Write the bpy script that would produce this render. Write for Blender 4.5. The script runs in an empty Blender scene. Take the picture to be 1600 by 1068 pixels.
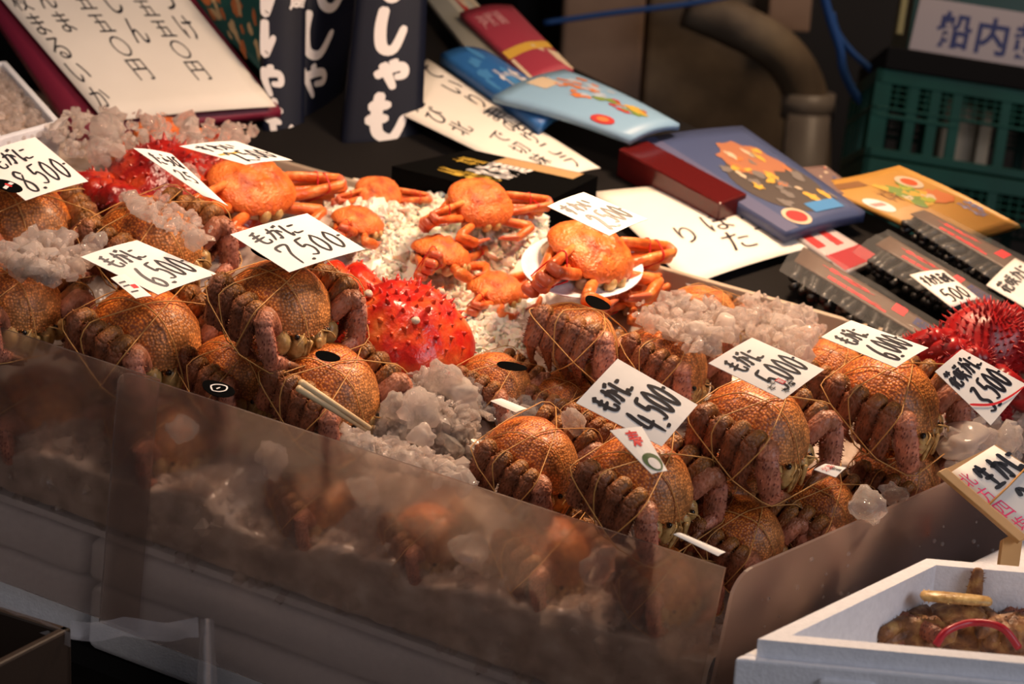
import bpy, bmesh, math, random
from mathutils import Vector, Matrix, noise
R = math.radians
random.seed(7)
SC = bpy.context.scene
COL = SC.collection
# ------------------------------------------------------------------ camera, world, light, exposure
CAM = Vector((0, 0, 1.45))
F = 70 / 36 * 1600.0
PITCH, ROLL = R(16), R(3)
cp, sp, cr, sr = math.cos(PITCH), math.sin(PITCH), math.cos(ROLL), math.sin(ROLL)
VR = Vector((1, 0, 0)); VU = Vector((0, sp, cp)); VF = Vector((0, cp, -sp))
CR_ = VR * cr + VU * sr
CU_ = VU * cr - VR * sr
cd = bpy.data.cameras.new('camera'); cam = bpy.data.objects.new('camera', cd); COL.objects.link(cam)
cam.matrix_world = Matrix(((CR_.x, CU_.x, -VF.x, CAM.x), (CR_.y, CU_.y, -VF.y, CAM.y), (CR_.z, CU_.z, -VF.z, CAM.z), (0, 0, 0, 1)))
cd.lens = 70; cd.sensor_width = 36; cd.clip_start = .05
cd.dof.use_dof = True; cd.dof.focus_distance = 2.42; cd.dof.aperture_fstop = 4.5
SC.camera = cam
SC.view_settings.view_transform = 'Standard'; SC.view_settings.look = 'None'
SC.view_settings.exposure = 0.0; SC.view_settings.gamma = 1; SC.view_settings.use_curve_mapping = False
SC.cycles.use_denoising = True
wd = bpy.data.worlds.new('world'); SC.world = wd; wd.use_nodes = True
wd.node_tree.nodes['Background'].inputs[0].default_value = (.62, .66, .8, 1)
wd.node_tree.nodes['Background'].inputs[1].default_value = .035

def area(name, loc, target, size, power, color, sy=None, spread=180):
    l = bpy.data.lights.new(name, 'AREA'); l.energy = power; l.spread = R(spread); l.color = color; l.size = size
    if sy: l.shape = 'RECTANGLE'; l.size_y = sy
    o = bpy.data.objects.new(name, l); COL.objects.link(o); o.location = loc
    d = Vector(target) - Vector(loc); o.rotation_euler = d.to_track_quat('-Z', 'Y').to_euler()
    return o
area('warm_stall_lamp_light', (.45, 2.78, 1.72), (.16, 2.55, .7), .22, 17, (1, .67, .42), spread=140)
area('warm_stall_lamp_light', (-.38, 2.38, 1.72), (-.45, 2.5, .7), .22, 5.2, (1, .71, .52), spread=140)
area('street_daylight_fill', (3.4, -.3, 2.6), (.3, 2.4, .7), 1.8, 58, (.93, .92, 1))

area('rear_fill_light', (1.0, 4.05, 2.1), (1.0, 4.9, .8), .3, 9, (1, .70, .45))  # added fill with no real lamp behind it, lifts the pillars and sign plate
area('street_daylight_fill', (-2.2, -.6, 1.9), (.1, 2.4, .5), 1.6, 16, (1, .86, .78))  # added dim warm fill from the left front, brightens the long panel

# ------------------------------------------------------------------ geometry of the place
def ray(x, y):
    a = (x - 800) / F; b = -(y - 534) / F
    return VF + CR_ * a + CU_ * b
def P(x, y, d): return CAM + ray(x, y) * d
C0 = P(1140, 888, 2.2)
Sv = (P(0, 515, 2.5) - C0).normalized(); Wv = (P(1600, 690, 2.65) - C0).normalized()
N = Wv.cross(Sv).normalized()
def T(a, b, h): return C0 + Sv * a + Wv * b + N * h
W2 = Wv * math.cos(R(13)) + N * math.sin(R(13))
NQ = W2.cross(Sv).normalized(); Q0 = T(0, .80, .03)
def hit(x, y, h=0, n=None, o=None):
    n = n or N; o = o or C0; q = ray(x, y)
    return CAM + q * (((o - CAM).dot(n) + h) / q.dot(n))
def hitq(x, y, h=0): return hit(x, y, h, NQ, Q0)
_M = Matrix((Sv, Wv, N)).transposed().inverted()
def ab(p): return _M @ (p - C0)

# ------------------------------------------------------------------ materials
def nt(name):
    m = bpy.data.materials.new(name); m.use_nodes = True
    t = m.node_tree; return m, t, t.nodes['Principled BSDF']
def plain(name, col, rough=.5, **k):
    m, t, b = nt(name); b.inputs['Base Color'].default_value = (*col, 1); b.inputs['Roughness'].default_value = rough
    for a, v in k.items(): b.inputs[a.replace('_', ' ')].default_value = v
    return m
def ramp(t, stops):
    r = t.nodes.new('ShaderNodeValToRGB'); e = r.color_ramp.elements
    while len(e) < len(stops): e.new(.5)
    for x, (p, c) in zip(e, stops): x.position = p; x.color = (*c, 1)
    return r
def mottled(name, stops, scale=8, rough=.5, bump=0, bscale=None, detail=4, spec=.5):
    m, t, b = nt(name); L = t.links.new
    tc = t.nodes.new('ShaderNodeTexCoord'); n = t.nodes.new('ShaderNodeTexNoise')
    n.inputs['Scale'].default_value = scale; n.inputs['Detail'].default_value = detail
    L(tc.outputs['Object'], n.inputs['Vector'])
    r = ramp(t, stops); L(n.outputs['Fac'], r.inputs[0]); L(r.outputs[0], b.inputs['Base Color'])
    b.inputs['Roughness'].default_value = rough; b.inputs['Specular IOR Level'].default_value = spec
    if bump:
        n2 = t.nodes.new('ShaderNodeTexNoise'); n2.inputs['Scale'].default_value = bscale or scale * 5
        L(tc.outputs['Object'], n2.inputs['Vector'])
        bp = t.nodes.new('ShaderNodeBump'); bp.inputs['Strength'].default_value = bump; bp.inputs['Distance'].default_value = .003
        L(n2.outputs['Fac'], bp.inputs['Height']); L(bp.outputs[0], b.inputs['Normal'])
    return m
def shell(name, dot, gap, alt, scale, rough=.35, bump=.6, stretch=(1, 1, 1), lo=.12, hi=.55, coat=.25, rand=.8, pdark=.45):
    """pebbled crab shell: small bumps of one pigment in a darker skin, 'pig' attribute blends to a second pigment"""
    m, t, b = nt(name); L = t.links.new
    tc = t.nodes.new('ShaderNodeTexCoord'); mp = t.nodes.new('ShaderNodeMapping'); mp.inputs['Scale'].default_value = stretch
    L(tc.outputs['Object'], mp.inputs[0])
    v = t.nodes.new('ShaderNodeTexVoronoi'); v.inputs['Scale'].default_value = scale; v.inputs['Randomness'].default_value = rand
    L(mp.outputs[0], v.inputs['Vector'])
    nz = t.nodes.new('ShaderNodeTexNoise'); nz.inputs['Scale'].default_value = 55; L(tc.outputs['Object'], nz.inputs['Vector'])
    at = t.nodes.new('ShaderNodeAttribute'); at.attribute_name = 'pig'
    r = t.nodes.new('ShaderNodeMapRange'); r.inputs[1].default_value = lo; r.inputs[2].default_value = hi
    L(v.outputs['Distance'], r.inputs[0])
    m1 = t.nodes.new('ShaderNodeMix'); m1.data_type = 'RGBA'; m1.inputs[6].default_value = (*dot, 1); m1.inputs[7].default_value = (*gap, 1); L(r.outputs[0], m1.inputs[0])
    rp = t.nodes.new('ShaderNodeMapRange'); rp.inputs[3].default_value = 1; rp.inputs[4].default_value = pdark; L(r.outputs[0], rp.inputs[0])
    ma = t.nodes.new('ShaderNodeMix'); ma.data_type = 'RGBA'; ma.blend_type = 'MULTIPLY'; ma.inputs[0].default_value = 1; ma.inputs[6].default_value = (*alt, 1); L(rp.outputs[0], ma.inputs[7])
    m2 = t.nodes.new('ShaderNodeMix'); m2.data_type = 'RGBA'; L(at.outputs['Fac'], m2.inputs[0]); L(m1.outputs[2], m2.inputs[6]); L(ma.outputs[2], m2.inputs[7])
    r3 = t.nodes.new('ShaderNodeMapRange'); r3.inputs[1].default_value = .3; r3.inputs[2].default_value = .7; r3.inputs[3].default_value = .55; r3.inputs[4].default_value = 1.25
    L(nz.outputs['Fac'], r3.inputs[0])
    m3 = t.nodes.new('ShaderNodeMix'); m3.data_type = 'RGBA'; m3.blend_type = 'MULTIPLY'; m3.inputs[0].default_value = 1
    L(m2.outputs[2], m3.inputs[6]); L(r3.outputs[0], m3.inputs[7])
    L(m3.outputs[2], b.inputs['Base Color'])
    bp = t.nodes.new('ShaderNodeBump'); bp.invert = True; bp.inputs['Strength'].default_value = bump; bp.inputs['Distance'].default_value = .0016
    L(v.outputs['Distance'], bp.inputs['Height']); L(bp.outputs[0], b.inputs['Normal'])
    b.inputs['Roughness'].default_value = rough; b.inputs['Coat Weight'].default_value = coat; b.inputs['Coat Roughness'].default_value = .2
    return m
def icy(name, col, rough, diff, bscale=90, bump=.5, clear=.4):
    m, t, b = nt(name); L = t.links.new
    b.inputs['Base Color'].default_value = (*col, 1); b.inputs['Transmission Weight'].default_value = 1
    b.inputs['Roughness'].default_value = rough; b.inputs['IOR'].default_value = 1.31
    d = t.nodes.new('ShaderNodeBsdfTranslucent'); d.inputs[0].default_value = (*col, 1)
    d2 = t.nodes.new('ShaderNodeBsdfDiffuse'); d2.inputs[0].default_value = (*col, 1)
    ms = t.nodes.new('ShaderNodeMixShader'); ms.inputs[0].default_value = .5; L(d.outputs[0], ms.inputs[1]); L(d2.outputs[0], ms.inputs[2])
    tr = t.nodes.new('ShaderNodeBsdfTransparent'); tr.inputs[0].default_value = (*col, 1)
    mt = t.nodes.new('ShaderNodeMixShader'); mt.inputs[0].default_value = clear; L(b.outputs[0], mt.inputs[1]); L(tr.outputs[0], mt.inputs[2])
    mm = t.nodes.new('ShaderNodeMixShader'); mm.inputs[0].default_value = diff; L(mt.outputs[0], mm.inputs[1]); L(ms.outputs[0], mm.inputs[2])
    L(mm.outputs[0], t.nodes['Material Output'].inputs[0])
    tc = t.nodes.new('ShaderNodeTexCoord'); n = t.nodes.new('ShaderNodeTexNoise'); n.inputs['Scale'].default_value = bscale
    L(tc.outputs['Object'], n.inputs['Vector']); bp = t.nodes.new('ShaderNodeBump'); bp.inputs['Strength'].default_value = bump; bp.inputs['Distance'].default_value = .004
    L(n.outputs['Fac'], bp.inputs['Height']); L(bp.outputs[0], b.inputs['Normal'])
    return m
def acrylic(name, col, rough, haze, hcol):
    m, t, b = nt(name); L = t.links.new
    b.inputs['Base Color'].default_value = (*col, 1); b.inputs['Transmission Weight'].default_value = 1
    b.inputs['Roughness'].default_value = rough; b.inputs['IOR'].default_value = 1.3
    d1 = t.nodes.new('ShaderNodeBsdfDiffuse'); d1.inputs[0].default_value = (*hcol, 1)
    d2 = t.nodes.new('ShaderNodeBsdfTranslucent'); d2.inputs[0].default_value = (.80, .66, .58, 1)
    d = t.nodes.new('ShaderNodeMixShader'); d.inputs[0].default_value = .6; L(d1.outputs[0], d.inputs[1]); L(d2.outputs[0], d.inputs[2])
    tr = t.nodes.new('ShaderNodeBsdfTransparent'); tr.inputs[0].default_value = (*col, 1)
    m1 = t.nodes.new('ShaderNodeMixShader'); m1.inputs[0].default_value = .15; L(b.outputs[0], m1.inputs[1]); L(tr.outputs[0], m1.inputs[2])
    mm = t.nodes.new('ShaderNodeMixShader'); mm.inputs[0].default_value = haze; L(m1.outputs[0], mm.inputs[1]); L(d.outputs[0], mm.inputs[2])
    L(mm.outputs[0], t.nodes['Material Output'].inputs[0])
    return m
def film(name, tint, alpha):
    m, t, b = nt(name); L = t.links.new
    b.inputs['Base Color'].default_value = (*tint, 1); b.inputs['Roughness'].default_value = .12
    tr = t.nodes.new('ShaderNodeBsdfTransparent'); mm = t.nodes.new('ShaderNodeMixShader'); mm.inputs[0].default_value = alpha
    L(tr.outputs[0], mm.inputs[1]); L(b.outputs[0], mm.inputs[2]); L(mm.outputs[0], t.nodes['Material Output'].inputs[0])
    return m
M = {}
M['carapace'] = shell('hair_crab_carapace', (.80, .245, .03), (.34, .068, .009), (.84, .35, .105), 310, .45, .7, lo=.22, hi=.60, coat=.12, rand=.65)
M['hleg'] = shell('hair_crab_leg', (.08, .014, .008), (.27, .078, .036), (.52, .20, .03), 330, .55, .9, (1, 1, .5), .14, .46, coat=.08)
M['hclaw'] = shell('hair_crab_claw', (.15, .022, .020), (.50, .185, .115), (.48, .18, .04), 300, .48, .8, (1, 1, .5), .12, .40, coat=.1)
M['mouth'] = mottled('crab_mouth_shell', [(.3, (.30, .15, .04)), (.6, (.58, .38, .14)), (.8, (.68, .52, .26))], 120, .35, .3, 200)
M['eye'] = plain('crab_eye_black', (.008, .006, .005), .15)
M['snow'] = mottled('snow_crab_shell', [(.25, (.34, .045, .01)), (.45, (.62, .12, .018)), (.6, (.74, .19, .035)), (.8, (.82, .36, .13))], 42, .38, .9, 260)
M['snowleg'] = mottled('snow_crab_leg', [(.25, (.42, .05, .012)), (.5, (.68, .14, .022)), (.78, (.84, .36, .11))], 40, .32, .5, 200)
M['joint'] = plain('crab_leg_joint', (.58, .13, .06), .3)
M['belly'] = mottled('crab_belly', [(.3, (.45, .3, .16)), (.7, (.72, .58, .4))], 60, .4)
M['king'] = mottled('king_crab_shell', [(.28, (.26, .006, .005)), (.46, (.48, .014, .007)), (.6, (.58, .06, .012)), (.78, (.70, .20, .05))], 34, .3, .6, 130, spec=.5)
M['kingdark'] = mottled('king_crab_leg_shell', [(.28, (.10, .004, .004)), (.5, (.32, .010, .007)), (.68, (.46, .05, .012)), (.85, (.55, .14, .04))], 34, .28, .8, 130, spec=.6)
M['hana'] = mottled('spiny_crab_shell', [(.3, (.17, .003, .004)), (.6, (.36, .007, .008)), (.85, (.45, .03, .02))], 40, .35, .2)
M['barnacle'] = plain('barnacle', (.6, .5, .38), .6)
M['twine'] = plain('raffia_twine', (.50, .25, .07), .55)
M['redstring'] = plain('red_string', (.6, .01, .015), .4)
M['ice'] = icy('clear_ice', (1.0, .94, .90), .05, .20, 120, .9, .3)
M['icefog'] = icy('cloudy_ice', (.98, .91, .86), .12, .36, 60, .6, .2)
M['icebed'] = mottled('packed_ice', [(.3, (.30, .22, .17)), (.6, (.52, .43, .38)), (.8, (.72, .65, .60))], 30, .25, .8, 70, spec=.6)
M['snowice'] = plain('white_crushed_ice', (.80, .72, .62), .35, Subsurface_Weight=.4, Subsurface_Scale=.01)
M['acryl'] = acrylic('frosted_acrylic', (.92, .85, .80), .19, .15, (.46, .37, .36))
M['acryl2'] = acrylic('frosted_acrylic_front', (.76, .64, .60), .30, .26, (.36, .25, .23))
M['card'] = mottled('card_white', [(.3, (.74, .72, .69)), (.7, (.80, .78, .75))], 30, .6)
M['paper'] = mottled('paper_white', [(.3, (.70, .66, .60)), (.7, (.78, .74, .68))], 6, .65)
M['ink'] = plain('black_marker', (.008, .006, .010), .45)
M['pink'] = plain('pink_marker', (.80, .03, .16), .5)
M['red'] = plain('red_print', (.62, .015, .02), .45)
M['navy'] = mottled('navy_pack', [(.3, (.002, .0035, .012)), (.7, (.003, .0055, .018))], 5, .55, spec=.2)
M['navyink'] = plain('navy_print', (.015, .02, .12), .5)
M['white'] = plain('white_print', (.66, .64, .64), .5)
M['gold'] = plain('gold_print', (.55, .36, .05), .4)
M['black'] = plain('black_card', (.004, .004, .004), .9, Specular_IOR_Level=0.0)
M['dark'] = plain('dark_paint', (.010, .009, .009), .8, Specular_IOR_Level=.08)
M['styro'] = mottled('styrofoam', [(.3, (.66, .68, .74)), (.7, (.74, .76, .82))], 120, .65, .25, 260)
M['wood'] = mottled('pale_wood', [(.3, (.50, .28, .11)), (.7, (.66, .41, .18))], 10, .55, .1)
M['stick'] = plain('bamboo_stick', (.70, .52, .30), .5)
M['green'] = mottled('green_plastic', [(.3, (.001, .050, .032)), (.7, (.002, .072, .048))], 12, .5, spec=.25)
M['rope'] = plain('blue_rope', (.012, .07, .25), .6)
M['tile'] = mottled('brown_stone_cladding', [(.3, (.22, .13, .085)), (.7, (.32, .20, .13))], 5, .7, .2)
M['stone'] = mottled('stained_concrete', [(.2, (.05, .034, .022)), (.5, (.16, .115, .075)), (.8, (.28, .21, .13))], 7, .75, .4, 30, 7)
M['pipe'] = mottled('grey_drain_pipe', [(.3, (.18, .15, .13)), (.7, (.28, .24, .20))], 6, .45)
M['floor'] = mottled('wet_floor', [(.3, (.012, .010, .010)), (.7, (.03, .026, .024))], 3, .4)
M['wall'] = plain('dark_back_wall', (.012, .009, .008), .8)
M['beige'] = mottled('tray_back_board', [(.3, (.36, .28, .21)), (.7, (.44, .35, .26))], 5, .4)
M['maroon'] = plain('maroon_board', (.16, .008, .03), .5)
M['film'] = film('clear_film', (.8, .8, .8), .06)
M['bag'] = film('plastic_bag', (.55, .52, .55), .28)
M['kelp'] = mottled('dried_kelp', [(.3, (.006, .006, .006)), (.7, (.022, .020, .018))], 40, .4, .6, 150)
M['band'] = plain('brown_band_paper', (.085, .046, .028), .55)
M['flesh'] = mottled('crab_shell_scraps', [(.3, (.07, .025, .010)), (.5, (.22, .09, .03)), (.7, (.42, .24, .08)), (.85, (.6, .42, .2))], 60, .5, .6, 200)
M['hose'] = plain('red_rubber', (.35, .006, .02), .35)
def C(name, c, rough=.45):
    if name not in M: M[name] = plain(name, c, rough)
    return M[name]

# ------------------------------------------------------------------ mesh building
class MB:
    def __init__(s): s.v = []; s.f = []; s.m = []; s.c = []; s.mats = []
    def mi(s, m):
        if m not in s.mats: s.mats.append(m)
        return s.mats.index(m)
    def add(s, vs, fs, m, col=0.0):
        o = len(s.v); k = s.mi(m); s.v.extend(vs)
        s.c.extend(col if isinstance(col, list) else [col] * len(vs))
        for f in fs: s.f.append([i + o for i in f]); s.m.append(k)
    def build(s, name, parent=None, smooth=True, loc=None):
        me = bpy.data.meshes.new(name)
        vs = [Vector(x) - loc for x in s.v] if loc is not None else s.v
        me.from_pydata([tuple(x) for x in vs], [], s.f)
        for m in s.mats: me.materials.append(m)
        me.polygons.foreach_set('material_index', s.m)
        if any(s.c):
            at = me.attributes.new('pig', 'FLOAT', 'POINT'); at.data.foreach_set('value', s.c)
        if smooth: me.polygons.foreach_set('use_smooth', [True] * len(me.polygons))
        me.update()
        o = bpy.data.objects.new(name, me); COL.objects.link(o)
        if loc is not None: o.location = loc
        if parent: o.parent = parent
        return o
def tag(o, label=None, cat=None, group=None, kind=None):
    if label: o['label'] = label
    if cat: o['category'] = cat
    if group: o['group'] = group
    if kind: o['kind'] = kind
    return o
def empty(name, loc=(0, 0, 0)):
    o = bpy.data.objects.new(name, None); COL.objects.link(o); o.location = loc; o.empty_display_size = .05
    return o
def frame_box(mb, o, x, y, z, m, bev=0):
    """box with corner o and edge vectors x, y, z"""
    o, x, y, z = Vector(o), Vector(x), Vector(y), Vector(z)
    if x.cross(y).dot(z) < 0: o, x = o + x, -x
    if not bev:
        vs = [o, o + x, o + x + y, o + y, o + z, o + x + z, o + x + y + z, o + y + z]
        mb.add(vs, [(3, 2, 1, 0), (4, 5, 6, 7), (0, 1, 5, 4), (1, 2, 6, 5), (2, 3, 7, 6), (3, 0, 4, 7)], m); return
    bm = bmesh.new()
    vs = [bm.verts.new(p) for p in [o, o + x, o + x + y, o + y, o + z, o + x + z, o + x + y + z, o + y + z]]
    for f in [(3, 2, 1, 0), (4, 5, 6, 7), (0, 1, 5, 4), (1, 2, 6, 5), (2, 3, 7, 6), (3, 0, 4, 7)]: bm.faces.new([vs[i] for i in f])
    bmesh.ops.bevel(bm, geom=bm.edges[:], offset=bev, segments=2, affect='EDGES', profile=.5)
    bm.verts.index_update()
    mb.add([v.co.copy() for v in bm.verts], [[v.index for v in f.verts] for f in bm.faces], m); bm.free()
def perp(d):
    a = Vector((0, 0, 1)) if abs(d.z) < .9 else Vector((1, 0, 0))
    u = d.cross(a).normalized(); return u, d.cross(u).normalized()
def tube(mb, pts, r, m, n=6, closed=False, rr=None):
    pts = [Vector(p) for p in pts]; L = len(pts); vs = []; fs = []; u = None
    for i, p in enumerate(pts):
        d = (pts[(i + 1) % L if closed else min(i + 1, L - 1)] - pts[(i - 1) % L if closed else max(i - 1, 0)]).normalized()
        if u is None: u, w = perp(d)
        else: u = (u - d * u.dot(d)).normalized(); w = d.cross(u)
        q = rr[i] if rr else r
        for k in range(n):
            a = 2 * math.pi * k / n; vs.append(p + (u * math.cos(a) + w * math.sin(a)) * q)
    for i in range(L if closed else L - 1):
        j = (i + 1) % L
        for k in range(n): fs.append((i * n + k, i * n + (k + 1) % n, j * n + (k + 1) % n, j * n + k))
    if not closed: fs.append(list(range(n))[::-1]); fs.append([(L - 1) * n + k for k in range(n)])
    mb.add(vs, fs, m)
def limb(mb, p0, p1, r0, r1, ax, flat, m, n=10, c0=0., c1=0., mid=1.08, hair=0, hl=.004, rnd=random, ridge=.0):
    """one tapered crab-leg segment with rounded ends, oval section: wide along ax"""
    p0, p1 = Vector(p0), Vector(p1); d = p1 - p0; L = d.length; d.normalize()
    a = Vector(ax); a = (a - d * a.dot(d)).normalized(); b = d.cross(a)
    st = [(-.45 * r0, .05), (-.3 * r0, .62), (0, .95), (.25 * L, 1), (.5 * L, 1), (.78 * L, 1), (L, .95), (L + .3 * r1, .62), (L + .45 * r1, .05)]
    vs = []; cs = []; fs = []
    for s, q in st:
        t = min(max(s / L, 0), 1); r = (r0 + (r1 - r0) * t) * q * (1 + (mid - 1) * math.sin(math.pi * t))
        for k in range(n):
            g = 2 * math.pi * k / n; w = 1 + ridge * math.cos(4 * g)
            vs.append(p0 + d * s + a * (math.cos(g) * r * w) + b * (math.sin(g) * r * flat * w)); cs.append(c0 + (c1 - c0) * t)
    for i in range(len(st) - 1):
        for k in range(n): fs.append((i * n + k, i * n + (k + 1) % n, (i + 1) * n + (k + 1) % n, (i + 1) * n + k))
    fs.append(list(range(n))[::-1]); fs.append([(len(st) - 1) * n + k for k in range(n)])
    mb.add(vs, fs, m, cs)
    hv = []; hf = []
    for _ in range(hair):
        t = rnd.random(); g = rnd.choice((0, math.pi, .5, -.5, math.pi - .5, math.pi + .5, 1.57, -1.57)) + rnd.uniform(-.35, .35)
        r = (r0 + (r1 - r0) * t) * (1 + (mid - 1) * math.sin(math.pi * t))
        o = a * math.cos(g) + b * (math.sin(g) * flat); q = p0 + d * (L * t) + o * r * .97
        od = (o.normalized() + d * rnd.uniform(-.2, .7)).normalized(); sd = d * .0009; k = len(hv)
        hv += [q - sd, q + sd, q + od * hl * rnd.uniform(.5, 1.2)]; hf.append((k, k + 1, k + 2))
    if hv: mb.add(hv, hf, m, (c0 + c1) / 2)
def blob(mb, c, r, m, nu=12, nv=8, jit=0, col=0., rnd=random, M3=None):
    vs = []; fs = []; c = Vector(c)
    for i in range(nv + 1):
        th = math.pi * i / nv
        for k in range(nu):
            ph = 2 * math.pi * k / nu; q = 1 + rnd.uniform(-jit, jit)
            v = Vector((math.sin(th) * math.cos(ph) * r[0], math.sin(th) * math.sin(ph) * r[1], math.cos(th) * r[2])) * q
            vs.append(c + (M3 @ v if M3 else v))
    for i in range(nv):
        for k in range(nu): fs.append((i * nu + k, (i + 1) * nu + k, (i + 1) * nu + (k + 1) % nu, i * nu + (k + 1) % nu))
    mb.add(vs, fs, m, col)
def spike(mb, p, d, L, r, m, n=6):
    p, d = Vector(p), Vector(d).normalized(); u, w = perp(d)
    vs = [p - d * r * .5 + (u * math.cos(2 * math.pi * k / n) + w * math.sin(2 * math.pi * k / n)) * r for k in range(n)] + \
         [p + d * L * .45 + (u * math.cos(2 * math.pi * k / n) + w * math.sin(2 * math.pi * k / n)) * r * .5 for k in range(n)] + [p + d * L]
    fs = [(k, (k + 1) % n, n + (k + 1) % n, n + k) for k in range(n)] + [(n + k, n + (k + 1) % n, 2 * n) for k in range(n)]
    mb.add(vs, fs, m)
def catmull(pts, per=6):
    pts = [Vector(p) for p in pts]; out = []
    for i in range(len(pts) - 1):
        p0, p1, p2, p3 = pts[max(i - 1, 0)], pts[i], pts[i + 1], pts[min(i + 2, len(pts) - 1)]
        for k in range(per):
            t = k / per
            out.append(.5 * ((2 * p1) + (p2 - p0) * t + (2 * p0 - 5 * p1 + 4 * p2 - p3) * t * t + (3 * p1 - p0 - 3 * p2 + p3) * t ** 3))
    out.append(pts[-1]); return out

# ------------------------------------------------------------------ writing: brush strokes and printed glyphs
ST = {
 '毛': [[(.68,.06),(.5,.14),(.25,.2)],[(.2,.42),(.8,.32)],[(.1,.64),(.9,.5)],[(.48,.16),(.45,.5),(.48,.8),(.62,.93),(.9,.9),(.94,.7)]],
 'か': [[(.1,.36),(.6,.28),(.66,.5),(.56,.88),(.42,.8)],[(.38,.06),(.3,.5),(.1,.9)],[(.74,.3),(.92,.55)]],
 'に': [[(.15,.08),(.1,.5),(.18,.92),(.3,.7)],[(.45,.28),(.88,.25)],[(.42,.68),(.55,.82),(.94,.78)]],
 'す': [[(.08,.25),(.92,.22)],[(.55,.03),(.56,.5),(.45,.62),(.35,.5),(.5,.42),(.58,.6),(.4,.97)]],
 'わ': [[(.3,.04),(.3,.96)],[(.08,.3),(.45,.25),(.08,.75),(.5,.4),(.88,.45),(.86,.75),(.6,.94)]],
 'い': [[(.15,.2),(.18,.65),(.32,.82),(.42,.65)],[(.7,.22),(.87,.62)]],
 'た': [[(.08,.25),(.6,.2)],[(.35,.04),(.28,.5),(.1,.92)],[(.55,.45),(.88,.42)],[(.5,.74),(.65,.88),(.94,.85)]],
 'ら': [[(.4,.04),(.6,.15)],[(.3,.3),(.25,.62),(.55,.48),(.82,.6),(.7,.85),(.35,.96)]],
 'は': [[(.15,.08),(.1,.5),(.18,.92)],[(.4,.3),(.88,.28)],[(.65,.08),(.66,.75),(.5,.9),(.42,.78),(.6,.72),(.88,.9)]],
 '花': [[(.08,.18),(.92,.16)],[(.32,.03),(.35,.28)],[(.66,.02),(.64,.28)],[(.36,.34),(.08,.68)],[(.25,.5),(.25,.97)],[(.88,.4),(.55,.62)],[(.55,.34),(.55,.85),(.68,.93),(.94,.9),(.94,.74)]],
 '咲': [[(.05,.3),(.05,.75)],[(.05,.3),(.3,.3),(.3,.72),(.05,.72)],[(.5,.06),(.56,.2)],[(.85,.04),(.75,.2)],[(.42,.3),(.94,.28)],[(.38,.55),(.97,.52)],[(.66,.3),(.62,.6),(.4,.97)],[(.66,.58),(.96,.97)]],
 '生': [[(.3,.08),(.1,.46)],[(.25,.28),(.88,.26)],[(.2,.55),(.82,.53)],[(.06,.93),(.95,.9)],[(.52,.03),(.52,.9)]],
 '0': [[(.55,.03),(.2,.3),(.15,.7),(.4,.96),(.75,.7),(.8,.3),(.55,.03),(.45,.08)]],
 '2': [[(.18,.28),(.5,.04),(.78,.28),(.2,.92),(.45,.8),(.92,.93)]],
 '3': [[(.2,.12),(.72,.08),(.4,.45),(.78,.65),(.55,.94),(.12,.86)]],
 '4': [[(.35,.03),(.08,.62),(.95,.6)],[(.66,.25),(.56,.98)]],
 '5': [[(.3,.06),(.22,.45),(.6,.4),(.78,.65),(.55,.94),(.12,.9)],[(.28,.08),(.92,.02)]],
 '6': [[(.7,.03),(.3,.35),(.18,.7),(.4,.97),(.74,.8),(.6,.55),(.22,.7)]],
 '7': [[(.15,.32),(.18,.1),(.85,.08),(.5,.5),(.4,.98)]],
 '8': [[(.75,.2),(.45,.05),(.22,.25),(.72,.65),(.6,.94),(.28,.9),(.22,.68),(.75,.22)]],
 '.': [[(.3,.9),(.45,.98)]], '-': [[(.1,.5),(.8,.46)]],
}
for k, b in (('が', 'か'), ('ず', 'す'), ('ば', 'は')): ST[k] = ST[b] + [[(.76,.02),(.83,.15)],[(.92,-.03),(.99,.1)]]
class Quad:
    """a sheet in the place, corners TL TR BR BL as read; bend bows it along its normal"""
    def __init__(s, tl, tr, br, bl, bend=0, bendv=0):
        s.c = [Vector(x) for x in (tl, tr, br, bl)]; s.b = bend; s.bv = bendv
        s.n = (s.c[2] - s.c[0]).cross(s.c[1] - s.c[3]).normalized()
        if s.n.dot(CAM - s.c[0]) < 0: s.n = -s.n
    def at(s, u, v, off=0):
        a = s.c[0].lerp(s.c[1], u); b = s.c[3].lerp(s.c[2], u)
        return a.lerp(b, v) + s.n * (off + s.b * math.sin(math.pi * u) + s.bv * math.sin(math.pi * v))
    def size(s): return (s.c[1] - s.c[0]).length, (s.c[3] - s.c[0]).length
def slab(mb, q, t, m, nu=8, nv=8, mback=None):
    vs = []; fs = []; W = nu + 1
    for k in (0, 1):
        for j in range(nv + 1):
            for i in range(W): vs.append(q.at(i / nu, j / nv, -t * k))
    o = W * (nv + 1)
    for j in range(nv):
        for i in range(nu):
            a = j * W + i; fs.append((a, a + W, a + W + 1, a + 1)); fs.append((o + a, o + a + 1, o + a + W + 1, o + a + W))
    for i in range(nu):
        fs.append((i, i + 1, o + i + 1, o + i)); a = nv * W + i; fs.append((a, o + a, o + a + 1, a + 1))
    for j in range(nv):
        a = j * W; fs.append((a, o + a, o + a + W, a + W)); a += nu; fs.append((a, a + W, o + a + W, o + a))
    mb.add(vs, fs, m)
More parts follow.
